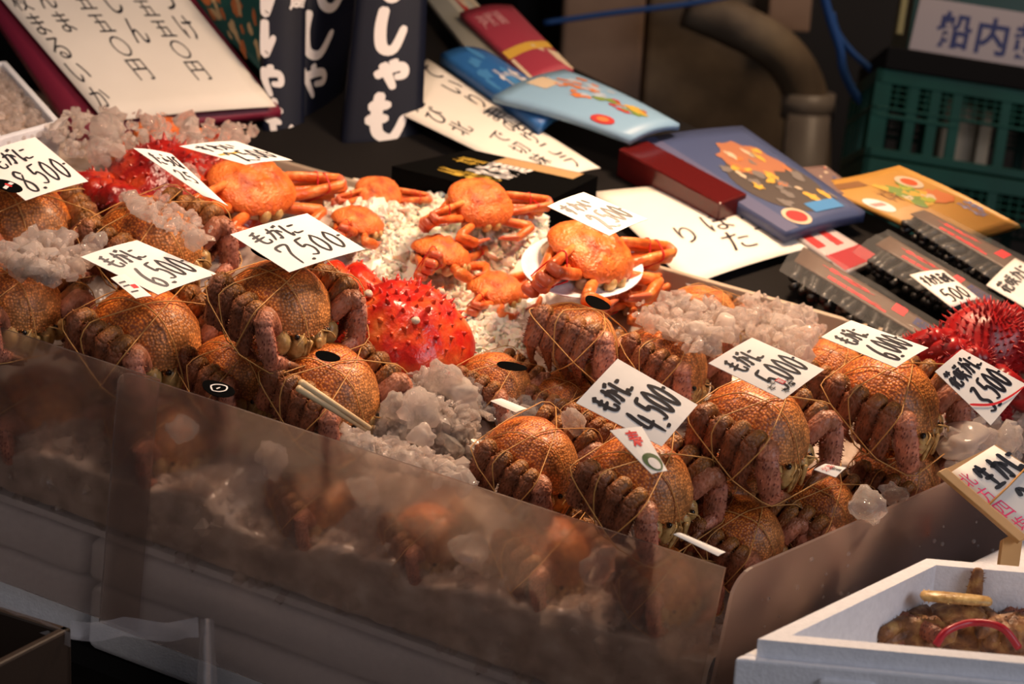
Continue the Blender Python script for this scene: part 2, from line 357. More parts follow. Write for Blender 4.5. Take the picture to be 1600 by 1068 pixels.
def ribbon(mb, q, pts, w, m, off=.0004):
    """brush stroke; pts in sheet uv, w in metres"""
    sx, sy = q.size(); pp = catmull([(x, y, 0) for x, y in pts], 5); vs = []; fs = []; L = len(pp)
    for i, p in enumerate(pp):
        d = pp[min(i + 1, L - 1)] - pp[max(i - 1, 0)]; d = Vector((d.x * sx, d.y * sy, 0)); d.normalize()
        k = w * .5 * (.75 + .35 * math.sin(math.pi * min(1, .25 + i / max(L - 1, 1) * .8)))
        if i in (0, L - 1): k *= .55
        nx, ny = -d.y * k / sx, d.x * k / sy
        vs += [q.at(p.x + nx, p.y + ny, off), q.at(p.x - nx, p.y - ny, off)]
    for i in range(L - 1): fs.append((2 * i, 2 * i + 1, 2 * i + 3, 2 * i + 2))
    mb.add(vs, fs, m)
def write(mb, q, txt, u0, v0, u1, v1, w, m, slant=0, vert=False, off=.0004):
    n = len(txt)
    for i, ch in enumerate(txt):
        if vert: a, b, c, d = u0, v0 + (v1 - v0) * i / n, u1, v0 + (v1 - v0) * (i + .9) / n
        else: a, b, c, d = u0 + (u1 - u0) * i / n, v0, u0 + (u1 - u0) * (i + .93) / n, v1
        for s in ST[ch]:
            ribbon(mb, q, [(a + (c - a) * (x + slant * (1 - y)), b + (d - b) * y) for x, y in s], w, m, off)
_G = {}
def glyph(ch, bold=0.0):
    if (ch, bold) in _G: return _G[ch, bold]
    cu = bpy.data.curves.new('glyph', 'FONT'); cu.body = ch; cu.resolution_u = 3; cu.offset = bold
    o = bpy.data.objects.new('glyph', cu); COL.objects.link(o)
    bpy.context.view_layer.update()
    me = bpy.data.meshes.new_from_object(o.evaluated_get(bpy.context.evaluated_depsgraph_get()))
    vs = [(v.co.x, v.co.y) for v in me.vertices]; fs = [list(p.vertices) for p in me.polygons]
    bpy.data.objects.remove(o); bpy.data.curves.remove(cu); bpy.data.meshes.remove(me)
    if vs:
        x0, x1 = min(v[0] for v in vs), max(v[0] for v in vs); y0, y1 = min(v[1] for v in vs), max(v[1] for v in vs)
        g = max(x1 - x0, y1 - y0) or 1; cx, cy = (x0 + x1) / 2, (y0 + y1) / 2
        vs = [((x - cx) / g + .5, .5 - (y - cy) / g) for x, y in vs]
    _G[ch, bold] = (vs, fs); return _G[ch, bold]
def letter(mb, q, ch, u0, v0, u1, v1, m, bold=0.0, off=.0005, clip=True, sl=0):
    vs, fs = glyph(ch, bold)
    if not vs: return
    vs = [(u0 + (u1 - u0) * (x + sl * (.5 - y)), v0 + (v1 - v0) * y) for x, y in vs]
    if clip and (min(v[0] for v in vs) < 0 or max(v[0] for v in vs) > 1 or min(v[1] for v in vs) < 0 or max(v[1] for v in vs) > 1):
        bm = bmesh.new(); bv = [bm.verts.new((x, y, 0)) for x, y in vs]
        for f in fs:
            try: bm.faces.new([bv[i] for i in f])
            except ValueError: pass
        for co, no in (((0, 0, 0), (-1, 0, 0)), ((1, 0, 0), (1, 0, 0)), ((0, 0, 0), (0, -1, 0)), ((0, 1, 0), (0, 1, 0))):
            bmesh.ops.bisect_plane(bm, geom=bm.verts[:] + bm.edges[:] + bm.faces[:], plane_co=co, plane_no=no, clear_outer=True)
        bm.verts.index_update(); vs = [(v.co.x, v.co.y) for v in bm.verts]; fs = [[v.index for v in f.verts] for f in bm.faces]; bm.free()
    mb.add([q.at(x, y, off) for x, y in vs], fs, m)
def ptext(mb, q, txt, u0, v0, u1, v1, m, vert=False, bold=0.0, off=.0005, sl=0):
    n = len(txt)
    for i, ch in enumerate(txt):
        if ch == ' ': continue
        if vert: letter(mb, q, ch, u0, v0 + (v1 - v0) * i / n, u1, v0 + (v1 - v0) * (i + .88) / n, m, bold, off, sl=sl)
        else: letter(mb, q, ch, u0 + (u1 - u0) * i / n, v0, u0 + (u1 - u0) * (i + .92) / n, v1, m, bold, off, sl=sl)
def patch(mb, q, uv, m, off=.0003):
    mb.add([q.at(u, v, off) for u, v in uv], [list(range(len(uv)))], m)
def rect(mb, q, u0, v0, u1, v1, m, off=.0003, n=6):
    vs = [q.at(u0 + (u1 - u0) * i / n, v0 + (v1 - v0) * j / n, off) for j in range(n + 1) for i in range(n + 1)]
    mb.add(vs, [(j * (n + 1) + i, (j + 1) * (n + 1) + i, (j + 1) * (n + 1) + i + 1, j * (n + 1) + i + 1) for j in range(n) for i in range(n)], m)
def oval(mb, q, u, v, ru, rv, m, off=.0004, n=24, wob=0, rot=0):
    k = [1 + random.uniform(-wob, wob) for _ in range(n)]; c, s = math.cos(rot), math.sin(rot)
    pts = [q.at(u + ru * k[i] * (math.cos(2 * math.pi * i / n) * c - math.sin(2 * math.pi * i / n) * s), v + rv * k[i] * (math.cos(2 * math.pi * i / n) * s + math.sin(2 * math.pi * i / n) * c), off) for i in range(n)]
    mb.add([q.at(u, v, off)] + pts, [(0, 1 + i, 1 + (i + 1) % n) for i in range(n)], m)

# ------------------------------------------------------------------ setting: floor, back wall
def struct(o): o['kind'] = 'structure'; return o
mb = MB(); frame_box(mb, (-5, -1.5, -.05), (11, 0, 0), (0, 8, 0), (0, 0, .05), M['floor']); struct(mb.build('floor', smooth=False))
mb = MB(); frame_box(mb, (-5, 5.3, 0), (11, 0, 0), (0, .1, 0), (0, 0, 3.2), M['wall']); struct(mb.build('wall_back', smooth=False))
# cladding slabs and the stained pillar in front of the back wall
YB = 4.75
def at_y(x, y, Y):
    q = ray(x, y); return CAM + q * (Y / q.y)
def upright(mb, x0, x1, Y, depth, m, bev=.01, z0=0, z1=2.6):
    a = at_y(x0, 80, Y); b = at_y(x1, 80, Y)
    frame_box(mb, (a.x, Y, z0), (b.x - a.x, 0, 0), (0, depth, 0), (0, 0, z1 - z0), m, bev)
mb = MB(); upright(mb, 876, 1004, YB, .3, M['tile']); struct(mb.build('trim_1', smooth=False))
mb = MB(); upright(mb, 1009, 1236, YB + .05, .3, M['stone']); struct(mb.build('trim_2', smooth=False))
mb = MB(); upright(mb, 1196, 1262, YB - .02, .03, M['tile'], .004, z0=at_y(1200, 46, YB).z); struct(mb.build('trim_3', smooth=False))
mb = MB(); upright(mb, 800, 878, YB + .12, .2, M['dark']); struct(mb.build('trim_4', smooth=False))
# drain pipe with an elbow and a collar
mb = MB()
pts = catmull([at_y(1075, 8, 4.6), at_y(1150, 40, 4.6), at_y(1215, 78, 4.6), at_y(1252, 130, 4.6), at_y(1262, 190, 4.6), at_y(1262, 330, 4.6)], 6)
tube(mb, pts, .052, M['stone'], 16)
dp = mb.build('drain_pipe'); tag(dp, 'stained brown drain pipe bending down in front of the concrete pillar', 'pipe')
mb = MB(); a = at_y(1262, 165, 4.6); tube(mb, [a + Vector((0, 0, .03)), a - Vector((0, 0, .03))], .062, M['pipe'], 18); mb.build('pipe_collar', dp)
mb = MB(); a = at_y(1264, 178, 4.57); tube(mb, [a, (a.x, a.y, .2)], .05, M['pipe'], 16); mb.build('lower_pipe', dp)
# blue ropes
def rope(px, Y, r, label):
    mb = MB(); tube(mb, catmull([at_y(x, y, Y) for x, y in px], 7), r, M['rope'], 8)
    o = mb.build('blue_rope'); tag(o, label, 'rope'); return o
rope([(850, 36), (960, 20), (1060, 8), (1130, -4), (1200, -18)], 4.5, .0065, 'blue rope stretched level across the brown stone cladding')
rope([(1284, -20), (1297, 30), (1312, 75), (1318, 110), (1338, 150), (1372, 180)], 4.2, .0095, 'thick blue rope hanging down beside the upper green crate')
rope([(1300, 20), (1308, 50), (1330, 80), (1362, 110), (1380, 130)], 4.23, .007, 'thinner blue rope crossing behind the hanging one to the green crate')

# ------------------------------------------------------------------ display: table, ice tray, acrylic sides, styrofoam boxes below
def flat_poly(mb, pts, up, m):
    """slab with a polygon outline; up is the thickness vector"""
    n = len(pts); up = Vector(up); vs = [Vector(p) for p in pts] + [Vector(p) + up for p in pts]
    nrm = sum(((Vector(pts[i]) - Vector(pts[0])).cross(Vector(pts[(i + 1) % n]) - Vector(pts[0])) for i in range(n)), Vector())
    fl = nrm.dot(up) > 0
    top = list(range(n, 2 * n)); bot = list(range(n))[::-1]
    if not fl: top.reverse(); bot.reverse()
    sd = [(i, (i + 1) % n, n + (i + 1) % n, n + i) if fl else (n + i, n + (i + 1) % n, (i + 1) % n, i) for i in range(n)]
    mb.add(vs, [top, bot] + sd, m)
table = empty('display_table', (T(.9, .6, -.5).x, T(.9, .6, -.5).y, 0)); inv = Vector(table.location)
tag(table, 'dark display table carrying the ice tray and the sloping rear boards', 'table')
def tpart(mb, name): o = mb.build(name, table, False); o.location = -inv; return o
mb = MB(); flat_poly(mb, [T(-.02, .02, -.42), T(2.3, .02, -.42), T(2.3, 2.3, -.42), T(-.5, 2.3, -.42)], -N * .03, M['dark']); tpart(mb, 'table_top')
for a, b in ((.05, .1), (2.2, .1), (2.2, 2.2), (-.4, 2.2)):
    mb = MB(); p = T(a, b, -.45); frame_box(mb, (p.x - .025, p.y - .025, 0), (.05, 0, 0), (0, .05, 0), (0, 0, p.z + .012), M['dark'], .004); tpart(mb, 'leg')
# sloping rear board the packs lie on
def Q(a, b, h=0): return Q0 + Sv * a + W2 * b + NQ * h
_f0, _f1 = hitq(690, 4), hitq(1650, 478)
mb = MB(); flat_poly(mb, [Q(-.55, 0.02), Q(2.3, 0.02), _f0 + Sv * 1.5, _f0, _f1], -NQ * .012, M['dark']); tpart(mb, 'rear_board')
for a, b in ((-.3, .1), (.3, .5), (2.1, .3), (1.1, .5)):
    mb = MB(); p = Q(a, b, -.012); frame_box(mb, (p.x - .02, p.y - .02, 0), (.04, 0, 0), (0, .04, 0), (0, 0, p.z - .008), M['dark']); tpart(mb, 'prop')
tray = empty('ice_tray', T(.9, .4, -.3)); TL_ = Vector(tray.location)
tag(tray, 'long ice tray with hazy acrylic sides holding the crabs', 'ice tray')
def tp(mb, name, lab=None, smooth=False):
    o = mb.build(name, tray, smooth); o.location = -TL_
    if lab: o['label'] = lab
    return o
BD = .78
mb = MB(); flat_poly(mb, [T(.02, .012, -.235), T(2.25, .012, -.235), T(2.25, BD, -.235), T(-.0, BD, -.235), T(0, .4, -.235)], -N * .01, M['styro']); tp(mb, 'tray_base')
mb = MB(); frame_box(mb, T(-.0, BD, -.235), Sv * 2.25, Wv * .012, N * .285, M['beige'], .002); tp(mb, 'back_wall', 'beige rear wall of the tray')
def panel(a0, a1, b, dn, t, m, round_l=False):
    """acrylic sheet along the long side, in the plane of Sv and N, its upper corners rounded"""
    pts = []; r = .018
    pts += [(a0, -dn), (a1, -dn)]
    if round_l: pts += [(a1 - r + r * math.cos(g), -r + r * math.sin(g)) for g in [i * math.pi / 16 for i in range(9)]]
    else: pts += [(a1, 0)]
    pts += [(a0, 0)]
    mb = MB(); flat_poly(mb, [T(a, b, h) for a, h in pts], Wv * -t, m); return mb
aL = ab(hit(190, 590 - 4))[0]
def on_side(x, y):  # a pixel taken to the plane of the long side panel
    n = Sv.cross(N).normalized(); return ab(hit(x, y, 0, n, C0))
aS = on_side(186, 600)[0]
tp(panel(.004, aS, 0, .36, .003, M['acryl'], True), 'side_panel', 'hazy clear acrylic sheet with rounded corner')
tp(panel(aS - .05, 2.2, .008, .36, .003, M['acryl']), 'side_panel', 'hazy clear acrylic sheet overlapped at one end')
# customer-side panel: rounded at the near corner
r = .03
prof = [(0.0, -.36), (1.25, -.36), (1.25, .0), (.03, .0)] + [(r - r * math.sin(g), -r + r * math.cos(g)) for g in [i * math.pi / 16 for i in range(1, 9)]]
mb = MB(); flat_poly(mb, [T(-.006, b, h - .004) for b, h in prof], Sv * -.004, M['acryl2']); tp(mb, 'front_panel', 'smoky acrylic sheet on the customer side with drops on it')
dn_ = Sv.cross(N)
mb = MB(); rnd = random.Random(3)
for _ in range(90):
    b = rnd.uniform(.06, .62); h = -.02 - rnd.random() ** .6 * .2
    blob(mb, T(-.0105, b, h), (rnd.uniform(.001, .0035),) * 3, M['ice'], 6, 4)
tp(mb, 'water_drops', None, True)['kind'] = 'stuff'
# styrofoam boxes under the tray, behind the side panel
for a0, a1 in ((aS + .045, aS + .55), (aS - .245 * 2 - .05, aS + .035), (.03, aS - .55)):
    root = empty('styrofoam_box', T((a0 + a1) / 2, .1, -.42)); L0 = Vector(root.location)
    mb = MB(); frame_box(mb, T(a0, .014, -.418), Sv * (a1 - a0), Wv * .36, N * .10, M['styro'], .012); o = mb.build('box_body', root); o.location = -L0
    mb = MB(); frame_box(mb, T(a0 - .002, .012, -.314), Sv * (a1 - a0 + .004), Wv * .364, N * .062, M['styro'], .010); o = mb.build('lid', root); o.location = -L0
    tag(root, {0: 'white lidded styrofoam box leftmost under the ice tray', 1: 'white lidded styrofoam box under the tray behind the panel seam', 2: 'white lidded styrofoam box under the near corner of the tray'}[[aS + .045, aS - .54, .03].index(min([aS + .045, aS - .54, .03], key=lambda z: abs(z - a0)))], 'styrofoam box', 'lidded styrofoam boxes below the tray')

# ------------------------------------------------------------------ creatures
def rot_frame(fwd, up):
    f = Vector(fwd).normalized(); u = Vector(up); u = (u - f * u.dot(f)).normalized(); r = f.cross(u)
    return Matrix((r, f, u)).transposed()
def copy_tree(o, parent=None):
    c = o.copy(); COL.objects.link(c)
    if parent: c.parent = parent
    for ch in PARTS.get(o.name, []): copy_tree(ch, c)
    return c
PARTS = {}
def place(proto, p, head, pitch, roll, scale, up=None):
    """head: compass of the face in degrees, 0 = to the right, -90 = towards the customer at the camera side"""
    if proto.get('_used'): o = copy_tree(proto)
    else: o = proto; o['_used'] = 1
    up = up or N
    f = Vector((math.cos(R(head)), math.sin(R(head)), 0)); m = rot_frame(f - up * f.dot(up), up)
    m = m @ Matrix.Rotation(R(pitch), 3, 'X') @ Matrix.Rotation(R(roll), 3, 'Y')
    o.rotation_mode = 'QUATERNION'; o.rotation_quaternion = m.to_quaternion(); o.location = p; o.scale = (scale,) * 3
    return o
def carapace(mb, W, L, H, m, rim=.012, nr=12, na=44, bumps=(), wav=.0025, front=.75, pigf=1.0, lip=.010, pw=2.4):
    """domed crab back: outline W x L half-axes, face at +Y; wavy front rim, rolled-under lip"""
    vs = []; cs = []; fs = []
    def out(g):
        c, s = math.cos(g), math.sin(g); e = 2.5
        r = (abs(c / W) ** e + abs(s / L) ** e) ** (-1 / e)
        if s > 0: r *= 1 - .06 * s * s * abs(c)
        return r
    vs.append(Vector((0, 0, H))); cs.append(0)
    for i in range(1, nr + 3):
        t = min(i / nr, 1.0)
        for k in range(na):
            g = 2 * math.pi * k / na; r = out(g); c, s = math.cos(g), math.sin(g)
            if i <= nr:
                z = H * (1 - t ** pw) ** .62; q = t
            elif i == nr + 1: z = -lip * .6; q = 1.0
            else: z = -lip; q = .93
            fr = max(0, s - .35) / .65
            x, y = r * q * c, r * q * s
            z += fr * t ** 4 * (wav * math.sin(g * 18) - .010 * front) + .0012 * math.sin(g * 30) * t ** 6
            for bx, by, br, bh in bumps:
                d2 = ((x - bx) ** 2 + (y - by) ** 2) / (br * br); z += bh * math.exp(-d2) if i <= nr else 0
            vs.append(Vector((x, y, z))); cs.append(pigf * min(1, max(0, fr * t * 1.1 - .12) * 1.5))
    for k in range(na): fs.append((0, 1 + k, 1 + (k + 1) % na))
    for i in range(nr + 1):
        for k in range(na):
            a = 1 + i * na + k; b = 1 + i * na + (k + 1) % na; fs.append((a, a + na, b + na, b))
    mb.add(vs, fs, m, cs)
def hull2(pts):
    pts = sorted(pts); lo = []; hi = []
    cr = lambda o, a, b: (a[0] - o[0]) * (b[1] - o[1]) - (a[1] - o[1]) * (b[0] - o[0])
    for p in pts:
        while len(lo) > 1 and cr(lo[-2], lo[-1], p) <= 0: lo.pop()
        lo.append(p)
    for p in reversed(pts):
        while len(hi) > 1 and cr(hi[-2], hi[-1], p) <= 0: hi.pop()
        hi.append(p)
    return lo[:-1] + hi[:-1]
def taut(cloud, ax, k, r=.0012, n=44):
    """a taut loop of twine round the bundle, in the plane ax.v = k"""
    ax = Vector(ax).normalized(); u, w = perp(ax)
    h = hull2([(v.dot(u), v.dot(w)) for v in cloud if abs(v.dot(ax) - k) < .006])
    L = len(h); seg = [math.dist(h[i], h[(i + 1) % L]) for i in range(L)]; tot = sum(seg); out = []
    cx, cy = sum(p[0] for p in h) / L, sum(p[1] for p in h) / L
    for j in range(n):
        d = tot * j / n; i = 0
        while d > seg[i]: d -= seg[i]; i = (i + 1) % L
        t = d / seg[i] if seg[i] else 0; x = h[i][0] + (h[(i + 1) % L][0] - h[i][0]) * t; y = h[i][1] + (h[(i + 1) % L][1] - h[i][1]) * t
        q = 1 + r / max(math.hypot(x - cx, y - cy), .01); out.append(u * (cx + (x - cx) * q) + w * (cy + (y - cy) * q) + ax * k)
    return out
def hair_crab(seed):
    rnd = random.Random(seed); root = empty('hair_crab'); ch = []; cloud = []
    def part(mb, name):
        cloud.extend(mb.v); o = mb.build(name, root); ch.append(o); return o
    mb = MB()
    bumps = [(.017, .012, .016, .004), (-.017, .012, .016, .004), (0, -.02, .02, .003), (.026, -.016, .012, .003), (-.026, -.016, .012, .003), (0, .03, .012, .003)]
    carapace(mb, .052, .060, .038, M['carapace'], bumps=bumps, pigf=.85, front=1.0, lip=.007, pw=2.5)
    hv = []; hf = []
    for k in range(260):
        g = rnd.uniform(0, 2 * math.pi); r = (abs(math.cos(g) / .052) ** 2.5 + abs(math.sin(g) / .06) ** 2.5) ** (-.4)
        fr = max(0, math.sin(g) - .35) / .65
        p = Vector((r * math.cos(g), r * math.sin(g), rnd.uniform(-.006, .004) - .010 * fr)); d = Vector((math.cos(g), math.sin(g), rnd.uniform(-.6, .5))); t = Vector((-math.sin(g), math.cos(g), 0)) * .0008
        n = len(hv); hv += [p - t, p + t, p + d * rnd.uniform(.002, .005)]; hf.append((n, n + 1, n + 2))
    mb.add(hv, hf, M['carapace'], .3); part(mb, 'carapace')
    mb = MB(); blob(mb, (0, -.002, -.014), (.044, .054, .030), M['belly'], 20, 10); part(mb, 'underside')
    mb = MB()
    for sx in (-1, 1):
        blob(mb, (sx * .0130, .053, -.027), (.0125, .013, .019), M['mouth'], 12, 8, .03, rnd=rnd)
        blob(mb, (sx * .033, .047, -.022), (.012, .014, .016), M['mouth'], 10, 7, .03, rnd=rnd)
        limb(mb, (sx * .006, .066, -.016), (sx * .012, .066, -.042), .0045, .003, (1, 0, 0), .7, M['mouth'], 8)
        tube(mb, catmull([(sx * .012, .060, -.008), (sx * .02, .068, -.008), (sx * .027, .069, -.016)], 4), .0011, M['mouth'], 5)
    part(mb, 'mouthparts')
    for sx in (-1, 1):
        mb = MB(); blob(mb, (sx * .021, .060, -.0105), (.0034, .0034, .0034), M['eye'], 8, 6); part(mb, 'eye')
    j = lambda s: rnd.uniform(-s, s)
    for sx in (-1, 1):
        for i, y in enumerate((.030, .009, -.013, -.036)):
            mb = MB(); K = Vector((sx * (.058 + j(.002)), y + .003 + j(.002), .027 - i * .002 + j(.004))); A = Vector((sx * (.071 + j(.002)), y + .001 + j(.002), .017 + j(.003)))
            B = Vector((sx * (.072 + j(.003)), y + .004 + j(.003), -.027 + j(.005))); D = Vector((sx * .047, y + .012 + j(.004), -.047))
            limb(mb, (sx * .042, y * .85, -.004), K, .0080, .0085, (0, 1, 0), .8, M['hleg'], 10, .0, .9, hair=14, rnd=rnd)
            limb(mb, K, A, .0088, .0092, (0, 1, 0), .9, M['hleg'], 10, 1., .3, mid=1.0, hair=18, rnd=rnd)
            limb(mb, A, B, .0108, .0090, (0, 1, 0), .60, M['hleg'], 16, .2, 0, 1.05, hair=110, hl=.0045, rnd=rnd, ridge=.10)
            limb(mb, B + Vector((0, 0, .002)), D, .0076, .0026, (0, 1, 0), .65, M['hleg'], 8, .1, .3, hair=26, rnd=rnd)
            part(mb, 'leg')
        mb = MB()
        K = Vector((sx * .058, .046, .020)); A = Vector((sx * .066, .053, .010)); B = Vector((sx * .060, .069, -.030)); D = Vector((sx * .020, .068, -.046))
        limb(mb, (sx * .038, .040, -.008), K, .011, .0120, (0, 1, 0), .8, M['hclaw'], 10, 0, .5, hair=10, rnd=rnd)
        limb(mb, K, A, .0124, .0135, (0, 1, .3), .85, M['hclaw'], 10, .5, .1, mid=1.0, hair=16, rnd=rnd)
        limb(mb, A, B, .0138, .0125, (0, 1, .4), .66, M['hclaw'], 12, 0, 0, 1.1, hair=70, rnd=rnd, ridge=.05)
        limb(mb, B, (D + B) * .5, .0115, .0095, (0, .4, 1), .75, M['hclaw'], 10, 0, .3, hair=14, rnd=rnd)
        fingers = []
        for dy, dz in ((.003, .004), (-.001, -.0045)):
            mf = MB(); limb(mf, (D + B) * .5 + Vector((0, dy, dz)), D + Vector((0, dy + .002, dz)), .0052, .0025, (0, 1, 0), .9, M['hclaw'], 8, .5, 1); fingers.append(mf)
        c_ = part(mb, 'claw'); PARTS[c_.name] = [mf.build('pincer_finger', c_) for mf in fingers]
    cl = list(cloud); mb = MB()
    for ax, k in (((.1 + j(.15), .25 + j(.2), 1), .0), ((.35, 1, .25 + j(.3)), .022), ((-.5, 1, -.3 + j(.2)), .0), ((1, .25, .15 + j(.2)), .025)):
        tube(mb, taut(cl, ax, k), .00075, M['twine'], 5, True)
    part(mb, 'twine')
    PARTS[root.name] = ch; return root
HC = [hair_crab(11), hair_crab(23), hair_crab(37)]
def crab(px, py, h, head, pitch, roll, w, label, var=0, plane=None, group=None):
    p = hit(px, py, h); A = ab(p); p = p + Sv * max(0, .076 * w / .155 - A.x) + Wv * max(0, .078 * w / .155 - A.y)
    o = place(HC[var], p, head, pitch, roll, w / .155)
    o['label'] = label; o['category'] = 'hair crab'; o['group'] = group or 'bundled brown hair crabs on the ice'
    return o
def snow_crab(seed, plate=False):
    rnd = random.Random(seed); root = empty('snow_crab'); ch = []; legv = []
    def part(mb, name): o = mb.build(name, root); ch.append(o); return o
    mb = MB(); bumps = [(rnd.uniform(-.048, .048), rnd.uniform(-.04, .04), rnd.uniform(.003, .005), rnd.uniform(.001, .0022)) for _ in range(70)] + [(.022, 0, .014, .005), (-.022, 0, .014, .005), (0, -.016, .014, .004), (0, .022, .012, .004)]
    carapace(mb, .060, .050, .023, M['snow'], bumps=bumps, wav=.0015, front=.3, lip=.006, pw=2.0, na=72, nr=20)
    for _ in range(40):
        g = rnd.uniform(0, 2 * math.pi); spike(mb, (.055 * math.cos(g), .048 * math.sin(g), -.001), (math.cos(g), math.sin(g), .3), .003, .0016, M['snow'], 5)
    part(mb, 'carapace')
    mb = MB(); blob(mb, (0, 0, -.016), (.050, .044, .018), M['belly'], 18, 8)
    for sx in (-1, 1):
        for k in range(4): blob(mb, (sx * .036, .03 - .02 * k, -.018), (.014, .009, .011), M['belly'], 10, 6)
    part(mb, 'underside')
    mb = MB()
    for sx in (-1, 1): blob(mb, (sx * .010, .047, -.010), (.009, .007, .010), M['mouth'], 10, 6)
    part(mb, 'mouthparts')
    for sx in (-1, 1):
        for i in range(4):
            mb = MB(); j = lambda s: rnd.uniform(-s, s)
            r = Vector((sx * .040, .022 - .016 * i, -.012)); K = Vector((sx * (.128 - .007 * abs(i - 1) + j(.005)), .036 - .004 * i + j(.003), .014 - .0145 * i))
            A = K + Vector((sx * .003, -.013, -.001)); B = Vector((sx * .050, K.y - .034 + j(.003), K.z - .004)); D = Vector((sx * .012, K.y - .04, K.z - .014 - .004))
            limb(mb, r, K, .0074, .0072, (0, 0, 1), .8, M['snowleg'], 10)
            limb(mb, K, A, .0074, .0070, (0, 0, 1), .9, M['joint'], 10, mid=1.0)
            limb(mb, A, B, .0072, .0064, (0, 0, 1), .7, M['snowleg'], 10)
            limb(mb, B, D, .0058, .0024, (0, 0, 1), .7, M['snowleg'], 8)
            legv.extend(mb.v); part(mb, 'leg')
        mb = MB(); limb(mb, (sx * .03, .036, -.012), (sx * .075, .058, -.006), .0075, .0085, (0, 0, 1), .85, M['snowleg'], 10)
        limb(mb, (sx * .078, .060, -.008), (sx * .045, .072, -.016), .010, .0095, (0, 0, 1), .7, M['snowleg'], 10)
        fingers = []
        for p0, p1, r0 in (((sx * .045, .073, -.012), (sx * .012, .066, -.016), .005), ((sx * .045, .070, -.021), (sx * .012, .064, -.022), .0045)):
            mf = MB(); limb(mf, p0, p1, r0, .002, (0, 0, 1), .8, M['joint'], 8); fingers.append(mf)
        c_ = part(mb, 'claw'); PARTS[c_.name] = [mf.build('pincer_finger', c_) for mf in fingers]
    for sx in (-1, 1):
        mb = MB()
        for x in (.088, .096): tube(mb, taut(legv, (1, .05 * sx, .12), sx * x), .0010, M['redstring'], 5, True)
        part(mb, 'string')['label'] = 'red string tied round the folded legs'
    PARTS[root.name] = ch; return root
SN = [snow_crab(5), snow_crab(8)]
def scrab(px, py, h, head, pitch, roll, w, label, var=0):
    o = place(SN[var], hit(px, py, h), head, pitch, roll, w / .25)
    o['label'] = label; o['category'] = 'snow crab'; o['group'] = 'orange snow crabs behind the hair crabs'; return o
def spiny_crab(name, seed, mat, mleg, nsp, spl, spr, legsp, W=.075, L=.07, H=.045, barn=False, legw=.014, sides=(-1, 1)):
    rnd = random.Random(seed); root = empty(name); ch = []
    def part(mb, n): o = mb.build(n, root); ch.append(o); return o
    mb = MB(); bumps = [(.03, 0, .02, .010), (-.03, 0, .02, .010), (0, -.03, .02, .010), (0, .03, .016, .012), (.035, -.04, .015, .004), (-.035, -.04, .015, .004)]
    carapace(mb, W, L, H, mat, bumps=bumps, wav=.0, front=.2, lip=.012, pw=2.0)
    for k in range(nsp):
        u = (k + .5) / nsp; t = math.sqrt(u) * .98; g = k * 2.39996
        x, y = W * .97 * t * math.cos(g), L * .97 * t * math.sin(g)
        z = H * max(0, 1 - t ** 2.0) ** .62 + sum(bh * math.exp(-((x - bx) ** 2 + (y - by) ** 2) / br / br) for bx, by, br, bh in bumps)
        d = Vector((x / W, y / L, .9 * (1 - t) + .25)); s = rnd.uniform(.6, 1.25); spike(mb, (x, y, z), d, spl * s, spr * s, mat)
    for k in range(26):
        g = 2 * math.pi * k / 26; spike(mb, (W * .98 * math.cos(g), L * .98 * math.sin(g), -.004), (math.cos(g), math.sin(g), .1), spl * 1.3, spr * 1.1, mat)
    part(mb, 'carapace')
    if barn:
        for x, y in ((-.035, .02), (.0, -.045), (.03, .03)): mb = MB(); blob(mb, (x, y, H * (1 - ((x / W) ** 2 + (y / L) ** 2)) ** .62 + .008), (.005, .005, .004), M['barnacle'], 8, 5, .1); part(mb, 'barnacle')
    mb = MB(); blob(mb, (0, 0, -.022), (W * .85, L * .85, .025), M['belly'], 16, 8); part(mb, 'underside')
    for sx in sides:
        for i, y in enumerate((.030, .0, -.030)):
            mb = MB(); K = Vector((sx * (W + .040), y + .012 - .004 * i, .030 - .012 * i)); B = Vector((sx * (W + .052), y - .035 + .008 * i, -.028)); D = Vector((sx * (W * .6), y - .04, -.05))
            for p0, p1, r0, r1 in (((sx * W * .6, y, -.012), K, legw, legw), (K, B, legw * 1.05, legw * .9), (B, D, legw * .8, legw * .3)):
                limb(mb, p0, p1, r0, r1, (0, 1, 0), .85, mleg, 10); p0, p1 = Vector(p0), Vector(p1); d = (p1 - p0).normalized(); u, w = perp(d)
                for q in range(legsp):
                    t = rnd.random(); g = rnd.uniform(0, 6.28); o = u * math.cos(g) + w * math.sin(g)
                    spike(mb, p0.lerp(p1, t) + o * (r0 + (r1 - r0) * t) * .85, o + d * .3, spl * rnd.uniform(.6, 1.1), spr * .8, mleg, 5)
            part(mb, 'leg')
        mb = MB()
        for p0, p1, r0, r1 in (((sx * W * .5, .045, -.012), (sx * (W + .01), .075, .010), legw, legw * 1.15), ((sx * (W + .01), .075, .010), (sx * W * .4, .105, -.020), legw * 1.3, legw * 1.1), ((sx * W * .4, .105, -.015), (sx * .006, .098, -.024), legw * .6, legw * .25), ((sx * W * .4, .102, -.030), (sx * .006, .094, -.034), legw * .5, legw * .25)):
            limb(mb, p0, p1, r0, r1, (0, 0, 1), .85, mleg, 10); p0, p1 = Vector(p0), Vector(p1); d = (p1 - p0).normalized(); u, w = perp(d)
            for q in range(legsp // 2):
                t = rnd.random(); g = rnd.uniform(0, 6.28); o = u * math.cos(g) + w * math.sin(g)
                spike(mb, p0.lerp(p1, t) + o * (r0 + (r1 - r0) * t) * .85, o + d * .3, spl * .8, spr * .8, mleg, 5)
        part(mb, 'claw')
    PARTS[root.name] = ch; return root
KING = spiny_crab('king_crab', 3, M['king'], M['king'], 90, .0075, .0036, 12, barn=True, sides=(1,))
